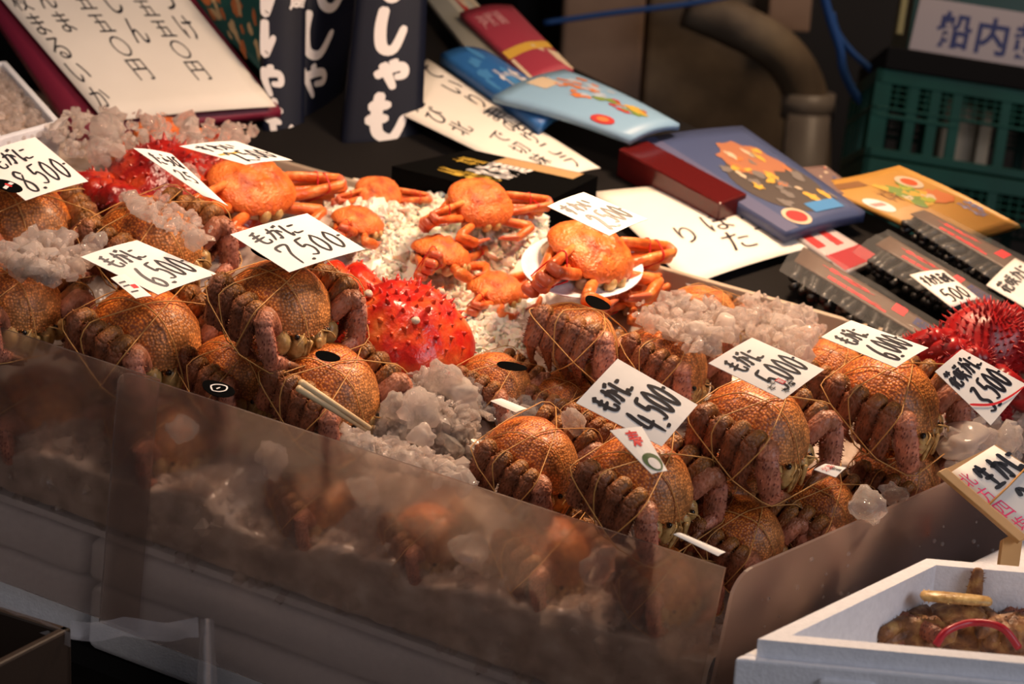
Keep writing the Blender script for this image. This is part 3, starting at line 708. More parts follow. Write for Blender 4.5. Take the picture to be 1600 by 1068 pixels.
KING2 = spiny_crab('king_crab', 4, M['kingdark'], M['kingdark'], 80, .009, .0040, 16, legw=.019)
HANA = spiny_crab('hanasaki_crab', 5, M['hana'], M['hana'], 170, .012, .0028, 46, W=.062, L=.060, H=.04, legw=.015)
# ------------------------------------------------------------------ the crabs, by where they lie on the ice
crab(232, 515, -.0, -38, -10, 4, .190, 'large hair crab at the left end of the long panel under the 6,500 tag', 0)
crab(442, 468, .085, -46, -8, 2, .172, 'hair crab under the 7,500 tag beside the red king crab', 1)
crab(40, 345, .06, -61, -10, 0, .185, 'hair crab under the 8,500 tag at the far left', 2)
crab(238, 368, .085, -34, -6, 6, .180, 'hair crab half buried under glassy ice behind the 6,500 tag', 1)
crab(18, 465, .012, -46, -10, 0, .165, 'hair crab at the left picture edge with ice piled on its back', 0)
crab(518, 600, .0, -34, -16, 4, .170, 'orange-backed hair crab below the red king crab beside the bamboo sticks', 2)
crab(372, 575, -.03, -41, -10, 0, .150, 'hair crab mostly hidden between the 6,500 crab and the orange-backed one', 1)
crab(900, 528, .045, -24, -8, -22, .165, 'upright hair crab showing its row of legs in the middle of the tray', 0)
crab(1045, 560, .03, -34, -10, -10, .150, 'hair crab with clear ice on its back behind the 4,500 tag', 1)
crab(1100, 490, .035, -26, -5, -8, .140, 'hair crab with only its leg knees showing at the tray rear', 2)
crab(778, 595, -.005, -36, -10, 0, .125, 'small hair crab under the dark oval label left of the upright one', 2)
crab(885, 622, -.02, -36, -6, 0, .120, 'hair crab buried to its knees below the upright one', 0)
crab(835, 712, -.015, -32, -14, 4, .155, 'hair crab by the long panel left of the 4,500 crab', 1)
crab(1005, 748, .025, -38, -14, 4, .165, 'hair crab under the 4,500 tag with a red and green label', 2)
crab(1185, 662, .075, -38, -10, 2, .172, 'hair crab under the 5,000 tag', 0)
crab(1388, 618, .07, -36, -8, 2, .180, 'hair crab under the 6,000 tag', 1)
crab(1278, 788, -.03, -34, -14, 6, .140, 'hair crab with a small white label below the 5,000 crab', 2)
crab(1160, 830, -.04, -34, -12, 6, .140, 'hair crab nearest the tray corner with a white label at its claw', 1)
crab(1405, 735, -.03, -31, -10, 6, .150, 'hair crab by the customer-side panel beside the wooden price board', 0)
crab(1130, 760, -.02, -36, -10, 0, .135, 'hair crab in the dark gap between the 4,500 and 5,000 crabs', 2)
crab(955, 655, -.01, -36, -8, 0, .130, 'hair crab mostly hidden behind the 4,500 tag', 1)
crab(1300, 575, .02, -36, -8, 0, .135, 'hair crab behind the 5,000 tag under crushed ice', 1)
# crabs seen hazily through the long panel
PANC = []
def pan(px, py, b, head, w, label, var=0):
    b = .108 * w / .155; q = ray(px, py); nn = Sv.cross(N).normalized(); d = ((T(0, b, 0) - CAM).dot(nn)) / q.dot(nn)
    o = place(HC[var], CAM + q * d, head, -14, 3, w / .155); o['label'] = label; PANC.append(ab(o.location)); o['category'] = 'hair crab'; o['group'] = 'hair crabs against the hazy panel'
pan(70, 628, .0, -60, .160, 'dim hair crab behind the left acrylic sheet', 1)
pan(268, 665, .0, -55, .150, 'dim hair crab behind the panel right of the sheet overlap', 2)
pan(505, 775, .0, -55, .125, 'dark hair crab behind the panel beside a shiny ice lump', 0)
pan(672, 832, .0, -55, .115, 'dark hair crab in the middle of the hazy panel', 1)
pan(860, 858, .0, -50, .135, 'reddish hair crab behind the panel toward the corner', 2)
pan(1035, 900, .0, -50, .120, 'orange blurred hair crab behind the panel next to the corner', 1)
# snow crabs
scrab(925, 392, .105, -38, -22, -6, .30, 'snow crab on a white plate under the 2,500 tag', 0)
scrab(985, 450, .03, -35, -16, 0, .200, 'snow crab on the ice below the plated one', 1)
scrab(752, 315, .115, -50, -30, 0, .215, 'snow crab shell bedded in white crushed ice in front of the black box', 1)
scrab(690, 395, .06, -20, -6, -14, .21, 'snow crab with its folded legs sticking out of the white ice', 0)
scrab(560, 345, .075, -25, -8, -8, .180, 'snow crab legs showing in the white ice right of the 7,500 tag', 1)
scrab(592, 300, .08, -60, -30, 0, .150, 'snow crab shell edge poking from the top of the white ice', 0)
scrab(775, 450, .02, -30, -8, 0, .190, 'snow crab legs in the shadow below the plated crab', 1)
scrab(395, 290, .095, -42, -22, 0, .28, 'snow crab under the far left tag with legs pointing right', 0)
scrab(262, 215, .07, -50, -24, 0, .220, 'snow crab under clear ice in front of the big price paper', 1)
# king crabs and spiny crabs
def king(pr, px, py, h, head, pitch, roll, s, label, cat, plane=None):
    o = place(pr, hitq(px, py, h) if plane else hit(px, py, h), head, pitch, roll, s, NQ if plane else None); o['label'] = label; o['category'] = cat
king(KING, 630, 522, .02, -135, -6, -8, 1.25, 'bright red king crab with short spines in the middle of the tray', 'king crab')
king(KING2, 262, 290, .075, -40, -12, 0, 1.15, 'dark red king crab behind the left hair crabs', 'king crab')
king(HANA, 1545, 532, .10, -45, -18, 0, .98, 'spiny deep red crab beside the kelp packs at the right edge', 'spiny crab')
king(HANA, 1285, 500, .01, -30, -5, 0, .62, 'small spiny red crab in ice behind the 6,000 tag', 'spiny crab')
king(HANA, 1535, 640, -.02, -60, -18, 0, .72, 'spiny red crab under the 3,500 tag', 'spiny crab')
# plate under the 2,500 crab
pc = hit(905, 428, .075); mb = MB(); vs = []; fs = []; n = 40; pr_ = [(0, 0), (.075, 0), (.095, .006), (.110, .014), (.111, .0155), (.108, .0155), (.094, .0085), (.074, .003), (0, .003)]
u_ = Vector((math.cos(R(-38)), math.sin(R(-38)), 0)); u_ = (u_ - N * u_.dot(N)).normalized(); mm_ = rot_frame(u_, N) @ Matrix.Rotation(R(-16), 3, 'X')
for r_, z_ in pr_:
    for k in range(n): vs.append(mm_ @ Vector((r_ * 1.05 * math.cos(2 * math.pi * k / n), r_ * .62 * math.sin(2 * math.pi * k / n), z_)))
for i in range(len(pr_) - 1):
    for k in range(n): fs.append((i * n + k, i * n + (k + 1) % n, (i + 1) * n + (k + 1) % n, (i + 1) * n + k))
mb.add([v + pc for v in vs], fs, M['styro']); tag(mb.build('serving_tray', loc=pc), 'white oval tray under the crab with the 2,500 tag', 'tray')

# ------------------------------------------------------------------ ice
CTRL = [(620, 690, -.025), (700, 655, -.015), (560, 672, -.035), (660, 730, -.04), (200, 640, -.09), (60, 600, -.09), (420, 700, -.085), (620, 800, -.08), (800, 850, -.08), (1000, 900, -.08), (232, 515, -.045), (442, 468, .02), (40, 345, .0), (232, 375, -.005), (520, 605, -.06), (640, 640, -.02), (690, 600, .0),
        (900, 528, -.02), (1045, 560, -.025), (1100, 490, -.01), (778, 610, -.03), (885, 640, -.03), (835, 712, -.05), (1005, 748, -.025), (1185, 662, .01), (1388, 622, .01), (1278, 790, -.055), (1165, 832, -.065), (1410, 735, -.065), (1500, 690, -.02),
        (925, 392, .045), (985, 450, .0), (752, 312, .075), (700, 392, .03), (600, 330, .07), (775, 450, .0), (392, 285, .04), (262, 215, .04), (640, 520, -.025), (255, 318, .02), (1548, 535, .0), (1200, 500, .02), (770, 520, .0), (60, 230, .03), (150, 250, .03), (590, 325, .085), (640, 370, .065), (810, 335, .085), (690, 445, .015), (720, 490, .005), (835, 380, .06), (560, 400, .03)]
CT = [(ab(hit(x, y, h)), h) for x, y, h in CTRL]
for p_ in PANC: CT += [(Vector((p_.x + dx_, b_, 0)), p_.z - .05) for b_ in (.02, .07) for dx_ in (-.03, 0, .03)]
def ice_h(a, b):
    s = w = 0
    for p, h in CT:
        k = 1 / ((a - p.x) ** 2 + (b - p.y) ** 2 + .0012) ** 1.6; s += k * h; w += k
    return s / w
def nz3(p): return noise.noise(p)
mb = MB(); na_, nb_ = 190, 84; vs = []; fs = []
A0, A1, B0, B1 = .004, 2.18, .014, BD - .004
for j in range(nb_ + 1):
    for i in range(na_ + 1):
        a = A0 + (A1 - A0) * i / na_; b = B0 + (B1 - B0) * j / nb_
        h = ice_h(a, b); h += .008 * nz3(Vector((a * 28, b * 28, 0))) + .007 * nz3(Vector((a * 70, b * 70, 5)))
        vs.append(T(a, b, max(h, -.2)))
W_ = na_ + 1
for j in range(nb_):
    for i in range(na_): fs.append((j * W_ + i, j * W_ + i + 1, (j + 1) * W_ + i + 1, (j + 1) * W_ + i))
o0 = len(vs)
for i in range(na_ + 1):   # side against the long panel
    a = A0 + (A1 - A0) * i / na_
    for k in range(1, 13): p = vs[i]; h = ab(p).z + (-.225 - ab(p).z) * k / 12; vs.append(T(a, B0 - .003 + .006 * nz3(Vector((a * 45, h * 45, 9))), h))
for i in range(na_):
    c = [i] + [o0 + i * 12 + k for k in range(12)]; d = [i + 1] + [o0 + (i + 1) * 12 + k for k in range(12)]
    for k in range(12): fs.append((c[k], c[k + 1], d[k + 1], d[k]))
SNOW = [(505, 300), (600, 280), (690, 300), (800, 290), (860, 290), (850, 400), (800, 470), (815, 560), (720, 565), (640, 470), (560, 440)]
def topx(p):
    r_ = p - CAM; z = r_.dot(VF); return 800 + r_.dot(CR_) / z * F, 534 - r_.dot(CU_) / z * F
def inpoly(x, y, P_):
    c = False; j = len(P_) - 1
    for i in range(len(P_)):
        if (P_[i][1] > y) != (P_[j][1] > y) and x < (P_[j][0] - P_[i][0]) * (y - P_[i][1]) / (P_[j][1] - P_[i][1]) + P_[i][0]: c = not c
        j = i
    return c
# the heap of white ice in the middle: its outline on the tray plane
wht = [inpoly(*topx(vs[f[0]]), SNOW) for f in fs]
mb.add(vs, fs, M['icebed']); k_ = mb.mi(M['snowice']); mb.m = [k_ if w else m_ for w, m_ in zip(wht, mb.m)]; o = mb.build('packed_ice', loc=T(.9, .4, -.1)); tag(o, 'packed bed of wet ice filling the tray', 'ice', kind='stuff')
def ico(sub):
    bm = bmesh.new(); bmesh.ops.create_icosphere(bm, subdivisions=sub, radius=1); bm.verts.index_update()
    r = [v.co.copy() for v in bm.verts], [[v.index for v in f.verts] for f in bm.faces]; bm.free(); return r
ICO = {1: ico(1), 2: ico(2), 3: ico(3)}
def chunk(mb, p, s, m, rnd, flat=(.5, 1.1), sub=1, jit=.28):
    vs, fs = ICO[sub]; k = Vector((rnd.uniform(*flat), rnd.uniform(*flat), rnd.uniform(*flat))) * s
    q = Matrix.Rotation(rnd.uniform(0, 6.3), 3, 'Z') @ Matrix.Rotation(rnd.uniform(-1.4, 1.4), 3, 'X') @ Matrix.Rotation(rnd.uniform(0, 6.3), 3, 'Y')
    if sub > 1:
        sd = rnd.uniform(0, 99); out = [p + q @ Vector((v.x * k.x, v.y * k.y, v.z * k.z)) * (1 + .6 * noise.noise(v * 1.5 + Vector((sd, 0, 0))) + .16 * noise.noise(v * 4 + Vector((0, sd, 0)))) for v in vs]
    else: out = [p + q @ Vector((v.x * k.x, v.y * k.y, v.z * k.z)) * (1 + rnd.uniform(-jit, jit)) for v in vs]
    mb.add(out, fs, m)
def pile(name, poly, h0, hv, n, s, mats, label, seed, flat=(.28, 1.25), lift=None, smooth=False, sub=1, cat='ice'):
    """loose ice scattered over a patch: h0 above the tray plane (None = on the ice bed), hv = heap height"""
    rnd = random.Random(seed); mb = MB(); x0, x1 = min(p[0] for p in poly), max(p[0] for p in poly); y0, y1 = min(p[1] for p in poly), max(p[1] for p in poly); k = 0
    cx, cy = sum(p[0] for p in poly) / len(poly), sum(p[1] for p in poly) / len(poly)
    while k < n:
        x, y = rnd.uniform(x0, x1), rnd.uniform(y0, y1)
        if not inpoly(x, y, poly): continue
        k += 1
        e = max(0, 1 - ((x - cx) / (x1 - x0) * 2) ** 2 - ((y - cy) / (y1 - y0) * 2) ** 2)
        if h0 is None:
            hh = .13; st = .02
            while hh > -.19:
                A = ab(hit(x, y, hh))
                if ice_h(A.x, A.y) >= hh:
                    if st < .004: break
                    hh += st; st *= .3
                hh -= st
            p = hit(x, y, hh)
            p = p + N * (rnd.uniform(-.004, 1) * hv * e + (lift or 0))
        else: p = hit(x, y, h0) + N * (rnd.uniform(-.5, .5) * hv)
        A = ab(p)
        if A.y < .018: p += Wv * (.018 - A.y)
        chunk(mb, p, s * (rnd.uniform(.35, 1.1) if rnd.random() < .85 else rnd.uniform(1.1, 2.0)), mats[int(rnd.random() * len(mats))], rnd, flat, sub)
    o = mb.build(name, smooth=smooth, loc=hit(cx, cy, h0 or 0)); tag(o, label, cat, kind='stuff'); return o
CL = [M['ice'], M['ice'], M['ice'], M['ice'], M['icefog']]; SW = [M['snowice']]
pile('crushed_ice', [(520, 680), (590, 640), (620, 600), (690, 585), (760, 625), (900, 650), (880, 690), (745, 680), (735, 752), (690, 738), (600, 705)], None, .012, 1700, .0075, CL, 'glittering clear crushed ice between the bamboo sticks and the 4,500 crab', 1, lift=.020)
pile('crushed_ice', [(0, 385), (70, 370), (150, 385), (135, 425), (60, 440), (0, 440)], .085, .02, 260, .010, CL, 'clear crushed ice piled on the crab at the left picture edge', 2)
pile('crushed_ice', [(60, 190), (130, 175), (400, 200), (400, 225), (300, 240), (330, 290), (220, 250), (100, 240)], .115, .02, 320, .010, CL, 'clear crushed ice over the crabs in front of the big price paper', 3)
pile('crushed_ice', [(980, 480), (1060, 470), (1200, 490), (1280, 520), (1250, 560), (1170, 520), (1100, 545), (1075, 540), (1010, 500)], .085, .02, 520, .0085, CL, 'clear crushed ice on the hair crabs behind the 5,000 tag', 4)
pile('crushed_ice', [(1150, 465), (1260, 490), (1290, 520), (1180, 500)], .06, .03, 160, .008, CL, 'clear crushed ice by the small spiny crab behind the 6,000 tag', 5)
pile('crushed_ice', [(1470, 660), (1600, 650), (1640, 690), (1560, 700), (1490, 720)], .02, .04, 220, .010, CL, 'crushed ice under the 3,500 tag', 6)
pile('crushed_ice', [(185, 305), (250, 310), (335, 360), (300, 380), (220, 340)], .135, .012, 110, .009, [M['ice']], 'glassy ice on the half buried crab behind the 6,500 tag', 8)
pile('crushed_ice', [(480, 655), (600, 690), (720, 725), (745, 765), (640, 735), (520, 690)], -.03, .012, 420, .0085, CL, 'strip of clear crushed ice along the panel rim left of the 4,500 crab', 12)
pile('white_crushed_ice', [(505, 300), (600, 280), (690, 300), (690, 380), (640, 400), (620, 450), (550, 440), (560, 370), (500, 320)], None, .012, 1900, .0062, SW, 'white crushed ice heaped right of the 7,500 card', 9, (.2, 1.3))
pile('white_crushed_ice', [(670, 300), (700, 345), (760, 360), (810, 300), (865, 285), (860, 340), (850, 380), (800, 410), (780, 470), (720, 460), (640, 440), (740, 390), (680, 345)], None, .016, 2000, .0062, SW, 'white crushed ice heaped around the snow crab shell', 10, (.2, 1.3))
pile('white_crushed_ice', [(620, 440), (690, 440), (820, 475), (815, 565), (735, 570), (715, 500), (640, 470)], None, .010, 1300, .0066, SW, 'brightly lit white crushed ice right of the king crab', 11, (.2, 1.3))
def lump(x, y, h, s, label, m='ice', sub=3, flat=(.6, 1.1), seed=0):
    mb = MB(); p = hit(x, y, h); chunk(mb, p, s, M[m], random.Random(seed), flat, sub, .2); o = mb.build('ice_chunk', loc=p); tag(o, label, 'ice chunk', 'loose ice chunks')
for i, (x, y, h, s, lab, m) in enumerate([
    (690, 590, .02, .026, 'upright clear ice chunk right below the red king crab', 'ice'), (720, 615, .005, .030, 'large cloudy ice chunk beside the upright clear one', 'icefog'), (655, 640, .0, .026, 'shiny round ice chunk between sticks and king crab', 'ice'),
    (615, 635, -.01, .016, 'small ice chunk touching the orange-backed crab', 'ice'), (660, 680, -.02, .018, 'flat ice chunk right of the bamboo stick tips', 'icefog'), (895, 660, .02, .018, 'square ice chunk left of the 4,500 tag', 'ice'),
    (1135, 515, .09, .022, 'milky ice chunk left above the 5,000 tag', 'icefog'), (1090, 520, .09, .018, 'rounded ice chunk on the crab behind the 4,500 tag', 'icefog'), (165, 205, .13, .022, 'clear ice chunk in front of the left edge of the big paper', 'ice'), (155, 235, .12, .020, 'clear ice chunk above the 8,500 tag', 'ice'),
    (163, 250, .11, .012, 'sparkling ice bit right of the 8,500 tag', 'ice'), (363, 205, .12, .018, 'ice cube below the right end of the big paper', 'ice'), (1508, 690, .03, .032, 'large cloudy ice chunk below the 3,500 tag', 'icefog'), (1575, 685, .03, .022, 'curled clear ice chunk above the wooden price board', 'ice'),
    (1355, 790, .01, .022, 'wet ice chunk on the rim of the customer-side panel', 'ice'), (1395, 770, .0, .016, 'shiny ice bit beside the wet chunk at the panel rim', 'ice'), (105, 372, .09, .013, 'ice bit above the left ice pile', 'ice'), (150, 378, .10, .013, 'bright ice bit left of the top of the 6,500 tag', 'ice'),
    (1005, 820, .0, .018, 'ice chunk between the 4,500 crab and the panel', 'ice'), (1105, 535, .085, .02, 'clear ice chunk touching the left corner of the 5,000 tag', 'ice'), (1480, 615, .03, .016, 'ice chunk left below the 3,500 tag', 'ice')]):
    lump(x, y, h, s, lab, m, seed=i + 3)
# ice pressed against the inside of the long panel
rnd = random.Random(21); mb = MB()
for _ in range(700):
    a = rnd.uniform(.03, 1.35); h = rnd.uniform(-.24, -.055) if rnd.random() < .7 else rnd.uniform(-.13, -.05)
    if h > ice_h(a, .03) + .012: continue
    chunk(mb, T(a, .016 + rnd.uniform(0, .006), h), rnd.uniform(.005, .016), CL[rnd.randrange(5)], rnd)
for _ in range(1100):
    a = rnd.uniform(.03, 1.35); b = rnd.uniform(.022, .11); q_ = T(a, b, ice_h(a, b) + .003)
    chunk(mb, q_, rnd.uniform(.004, .011), CL[rnd.randrange(5)], rnd)
tag(mb.build('crushed_ice', smooth=False, loc=T(.7, .02, -.15)), 'crushed ice along the inside of the long hazy panel', 'ice', kind='stuff')
nn = Sv.cross(N).normalized()
for i, (x, y, s, lab) in enumerate([(425, 715, .024, 'big pale ice lump behind the panel left of the dark crab'), (570, 765, .024, 'shiny ice lump right of the dark crab behind the panel'), (735, 860, .024, 'ice lump right of the crab in the middle of the panel'), (935, 885, .024, 'ice lump behind the panel near the corner'), (285, 670, .02, 'ice lump behind the panel right of the seam')]):
    q = ray(x, y); p = CAM + q * ((T(0, .022, 0) - CAM).dot(nn) / q.dot(nn)); mb = MB(); chunk(mb, p, s, M['ice'], random.Random(50 + i), (.6, 1), 3); tag(mb.build('ice_chunk', loc=p), lab, 'ice chunk', 'ice lumps seen through the panel')
# ------------------------------------------------------------------ price cards on the crabs
def card_quad(px, h, up=None, n=None):
    """four picture corners (TL TR BR BL as read) laid on a plane of its own above the tray"""
    n = (n or (N * 1.0 + Vector((.12, -.42, 0)))).normalized()
    cx = sum(p[0] for p in px) / 4; cy = sum(p[1] for p in px) / 4; o = hit(cx, cy, h)
    return [hit(x, y, 0, n, o) for x, y in px]
def price(px, h, name, num, label, w=.0031, n=None, bend=.002, nu=(.08, .72), nv=(.08, .40), pu=(.16, .94), pv=(.46, .94), dash=True, extra=None, sl=.0):
    q = Quad(*card_quad(px, h + .03, n=n), bend=bend); mb = MB(); slab(mb, q, .0008, M['card'])
    write(mb, q, name, nu[0], nv[0], nu[1], nv[1], w, M['ink'], sl)
    s = num.replace('.', '')
    if num: write(mb, q, num[0], pu[0], pv[0], pu[0] + (pu[1] - pu[0]) * .27, pv[1], w * 1.05, M['ink'], sl)
    if num:
        ribbon(mb, q, [(pu[0] + (pu[1] - pu[0]) * .285, pv[1] - .05), (pu[0] + (pu[1] - pu[0]) * .30, pv[1] - .01)], w * 1.5, M['ink'])
        write(mb, q, s[1:], pu[0] + (pu[1] - pu[0]) * .33, pv[0] - .02, pu[1], pv[1] - .08, w, M['ink'], sl)
    if dash: ribbon(mb, q, [(.93, .60), (.98, .585)], w, M['ink'])
    if extra: extra(mb, q)
    o = mb.build('price_card', smooth=False, loc=q.at(.5, .5)); tag(o, label, 'price card', 'handwritten price cards'); return q
price([(126, 401), (214, 375), (340, 428), (247, 460)], .075, '毛がに', '6.500', 'white price card 6,500 on the large left hair crab')
price([(360, 366), (480, 333), (571, 389), (452, 425)], .135, '毛がに', '7.500', 'white price card 7,500 beside the red king crab')
price([(-44, 245), (55, 214), (138, 283), (40, 313)], .115, '毛がに', '8.500', 'white price card 8,500 at the left picture edge')
price([(208, 231), (268, 240), (357, 322), (318, 306)], .14, 'たらば', '', 'narrow white card lying over the dark red king crab', .0034, nu=(.15, .95), nv=(.08, .34), dash=False, extra=lambda mb, q: write(mb, q, '25', .2, .42, .8, .66, .003, M['ink']))
price([(280, 228), (368, 220), (457, 250), (384, 257)], .155, 'すわい', '2.500', 'white card on the far left snow crab with yellow lines', .0034, extra=lambda mb, q: rect(mb, q, .08, .5, .5, .56, M['gold']))
price([(900, 629), (965, 560), (1090, 632), (1034, 697)], .085, '毛がに', '4.500', 'white price card 4,500 tilted up in the middle of the front row', .0046, n=N + Vector((.25, -.9, 0)))
def seal(mb, q):
    for u, v in ((.12, .78), (.22, .72), (.20, .92), (.36, .90), (.42, .84)): ptext(mb, q, '本', u - .06, v - .06, u + .05, v + .05, M['ink'], off=.0006)
    rect(mb, q, .27, .72, .36, .83, M['red'], .0005); ptext(mb, q, '蟹', .275, .73, .355, .82, M['card'], off=.0008)
price([(1107, 567), (1175, 527), (1288, 577), (1224, 624)], .135, '毛がに', '5.000', 'white price card 5,000 with a small red seal', extra=seal, n=N + Vector((.2, -.6, 0)))
price([(1283, 526), (1330, 500), (1451, 543), (1400, 574)], .125, '毛がに', '6.000', 'white price card 6,000 on the right hair crab')
price([(1461, 580), (1503, 545), (1603, 600), (1548, 664)], .10, '花咲がに', '3.500', 'white price card 3,500 with a red string at the right edge', n=N + Vector((.25, -.9, 0)), nu=(.04, .96), extra=lambda mb, q: ribbon(mb, q, [(-.0, .62), (.3, .84), (.6, .94), (.93, 1.0)], .0026, M['red'], .0012))
price([(855, 322), (912, 300), (1012, 342), (952, 368)], .175, 'すわい', '2.500', 'white price card 2,500 on the plated snow crab', .0036)
def kcard(px, name, num, label, w, hh):
    c = [hitq(x, y, hh) for x, y in px]; q = Quad(*c, bend=.002); mb = MB(); slab(mb, q, .0008, M['card'])
    write(mb, q, name, .08, .1, .92, .42, w, M['ink'])
    if num: write(mb, q, num, .15, .54, .9, .92, w, M['ink'])
    tag(mb.build('price_card', loc=q.at(.5, .5)), label, 'price card', 'handwritten price cards')
kcard([(1421, 429), (1473, 421), (1531, 466), (1487, 480)], 'すわ生花咲', '500', 'white card lying on the middle kelp pack', .0036, .075)
kcard([(1541, 445), (1586, 403), (1668, 445), (1622, 492)], '花咲かに', '2', 'white card above the spiny deep red crab', .0042, .06)
# small labels tucked under the twine
def label(px, h, mat, draw, lab, n=None, t=.0008, name='label_card', oval_=False):
    q = Quad(*card_quad(px, h + .032, n=n), bend=.001); mb = MB()
    if oval_:
        vs = []; k = 32
        for o_ in (0, -t): vs += [q.at(.5 + .5 * math.cos(2 * math.pi * i / k), .5 + .5 * math.sin(2 * math.pi * i / k), o_) for i in range(k)]
        mb.add(vs, [list(range(k))[::-1], list(range(k, 2 * k))] + [(i, (i + 1) % k, k + (i + 1) % k, k + i) for i in range(k)], mat)
    else: slab(mb, q, t, mat, 4, 4)
    draw(mb, q); tag(mb.build(name, smooth=False, loc=q.at(.5, .5)), lab, 'label')
def dr_oval(mb, q):
    rect(mb, q, .12, .42, .42, .56, M['white']); rect(mb, q, .46, .36, .58, .62, M['red']); rect(mb, q, .62, .42, .88, .56, M['white'])
label([(385, 392), (400, 383), (458, 398), (440, 414)], .115, M['black'], dr_oval, 'black oval label with fine print tucked under the 7,500 card', oval_=True)
label([(-15, 288), (0, 276), (42, 293), (26, 305)], .108, M['black'], dr_oval, 'black oval label with red and white print under the 8,500 card', oval_=True)
def dr_sm(mb, q): rect(mb, q, .1, .25, .5, .32, M['ink']); rect(mb, q, .1, .42, .5, .48, M['ink']); rect(mb, q, .5, .45, .85, .62, M['red']); rect(mb, q, .15, .7, .6, .76, M['ink'])
label([(173, 434), (196, 428), (237, 462), (212, 466)], .062, M['card'], dr_sm, 'small white printed label under the 6,500 card')
def dr_big(mb, q):
    ptext(mb, q, '寿', .3, .06, .78, .46, M['red'], bold=.02); oval(mb, q, .55, .78, .42, .2, C('label_green', (.05, .10, .03))); oval(mb, q, .55, .82, .26, .13, M['white'], .0007)
label([(953, 672), (1003, 666), (1043, 735), (1018, 740)], .085, M['card'], dr_big, 'white label with red character and dark green crest on the 4,500 crab', n=N + Vector((.1, -.6, 0)))
label([(908, 468), (925, 458), (962, 480), (938, 487)], .098, M['black'], lambda mb, q: None, 'plain black oval label on the upright crab', oval_=True)
label([(485, 553), (508, 545), (540, 560), (515, 568)], .05, M['black'], lambda mb, q: None, 'plain black oval label on the orange-backed crab', oval_=True)
label([(768, 570), (790, 562), (832, 574), (810, 582)], .035, M['black'], lambda mb, q: None, 'plain black oval label on the small crab left of the upright one', oval_=True)
def dr_fish(mb, q):
    for a in ([(.2, .5), (.4, .3), (.7, .35), (.85, .55), (.6, .7), (.35, .65), (.2, .5)], [(.4, .5), (.6, .5)]): ribbon(mb, q, a, .0014, M['white'])
label([(306, 600), (335, 590), (378, 612), (345, 626)], .018, M['black'], dr_fish, 'black label with a white outline drawing at the panel rim', oval_=True)
def dr_hanko(mb, q): ptext(mb, q, '北海', .15, .15, .9, .55, M['red']); ptext(mb, q, '蟹', .45, .4, .75, .95, M['ink'])
label([(1272, 733), (1290, 724), (1322, 730), (1306, 745)], .06, M['card'], dr_hanko, 'small white label with red print on the crab below the 5,000 crab')
label([(1052, 834), (1064, 832), (1134, 862), (1122, 868)], -.005, M['card'], lambda mb, q: None, 'plain white label edge on the crab nearest the corner')
label([(766, 626), (784, 622), (824, 638), (806, 644)], .012, M['card'], lambda mb, q: None, 'plain white label half sunk in ice left of the 4,500 card')
# bamboo sticks
mb = MB(); tube(mb, [hit(470, 597, .075), hit(578, 668, .0)], .0042, M['stick'], 8, rr=[.0045, .0028]); tag(mb.build('bamboo_stick', loc=hit(520, 630, .03)), 'upper pale bamboo stick against the orange-backed crab', 'stick', 'two bamboo sticks')
mb = MB(); tube(mb, [hit(466, 606, .07), hit(572, 671, -.004)], .0042, M['stick'], 8, rr=[.0042, .0026]); tag(mb.build('bamboo_stick', loc=hit(515, 640, .03)), 'lower pale bamboo stick against the orange-backed crab', 'stick', 'two bamboo sticks')
# ------------------------------------------------------------------ wooden price board at the right
nb = (N * .8 + Vector((.05, -1.0, 0))).normalized(); ob = hit(1530, 770, .06)
c = [hit(x, y, 0, nb, ob) for x, y in ((1467, 737), (1556, 694), (1700, 790), (1594, 846))]
root = empty('price_board', c[0]); L0 = Vector(c[0]); tag(root, 'wooden price board with white card and pink writing at the right edge', 'price board')
q = Quad(*c); mb = MB(); slab(mb, q, .010, M['wood'], 1, 1); o = mb.build('board', root, False); o.location = -L0
mb = MB(); e0, e1 = q.at(0, 0), q.at(0, 1); d = (q.at(1, 0) - q.at(0, 0)).normalized()
frame_box(mb, e0 - d * .004, e1 - e0, d * .012, q.n * .008, M['wood'], .001); o = mb.build('edge_strip', root, False); o.location = -L0
mb = MB(); a = hit(1572, 838, 0, nb, ob); frame_box(mb, a - q.n * .022, d * .03, -Vector((.0, 0, 1)) * .16, q.n * .012, M['wood'], .001); o = mb.build('support_stick', root, False); o.location = -L0
qc = Quad(q.at(.08, .06, .002), q.at(.96, .0, .002), q.at(1, .97, .002), q.at(.09, .99, .002)); mb = MB(); slab(mb, qc, .0008, M['card'], 4, 4)
write(mb, qc, '生かに', .30, .06, 1.1, .42, .0050, M['ink']); write(mb, qc, '200', .45, .5, 1.1, .86, .0050, M['ink'])
ptext(mb, qc, '北方四塩', .04, .06, .22, .98, M['pink'], vert=True)
tube(mb, [qc.at(-.1, .52, .001), qc.at(.5, .44, .0015), qc.at(1.02, .36, .001)], .0012, M['twine'], 5)
o = mb.build('price_card', root); o.location = -L0

# ------------------------------------------------------------------ signs, packs and papers on the rear board
def sheet(name, lab, cat, px, mat, draw=None, h=.004, t=.001, bend=0, bendv=0, plane=None, group=None, up=0, hs=None):
    c = [(hitq(x, y, (hs[i] if hs else h)) if plane is None else hit(x, y, 0, *plane)) for i, (x, y) in enumerate(px)]
    q = Quad(*c, bend=bend, bendv=bendv); mb = MB(); slab(mb, q, t, mat, 10, 10)
    if draw: draw(mb, q)
    o = mb.build(name, loc=q.at(.5, .5)); tag(o, lab, cat, group); return q
def rk(*cols): return [C('print_%d_%d_%d' % tuple(int(v * 1000) for v in c), c) for c in cols]
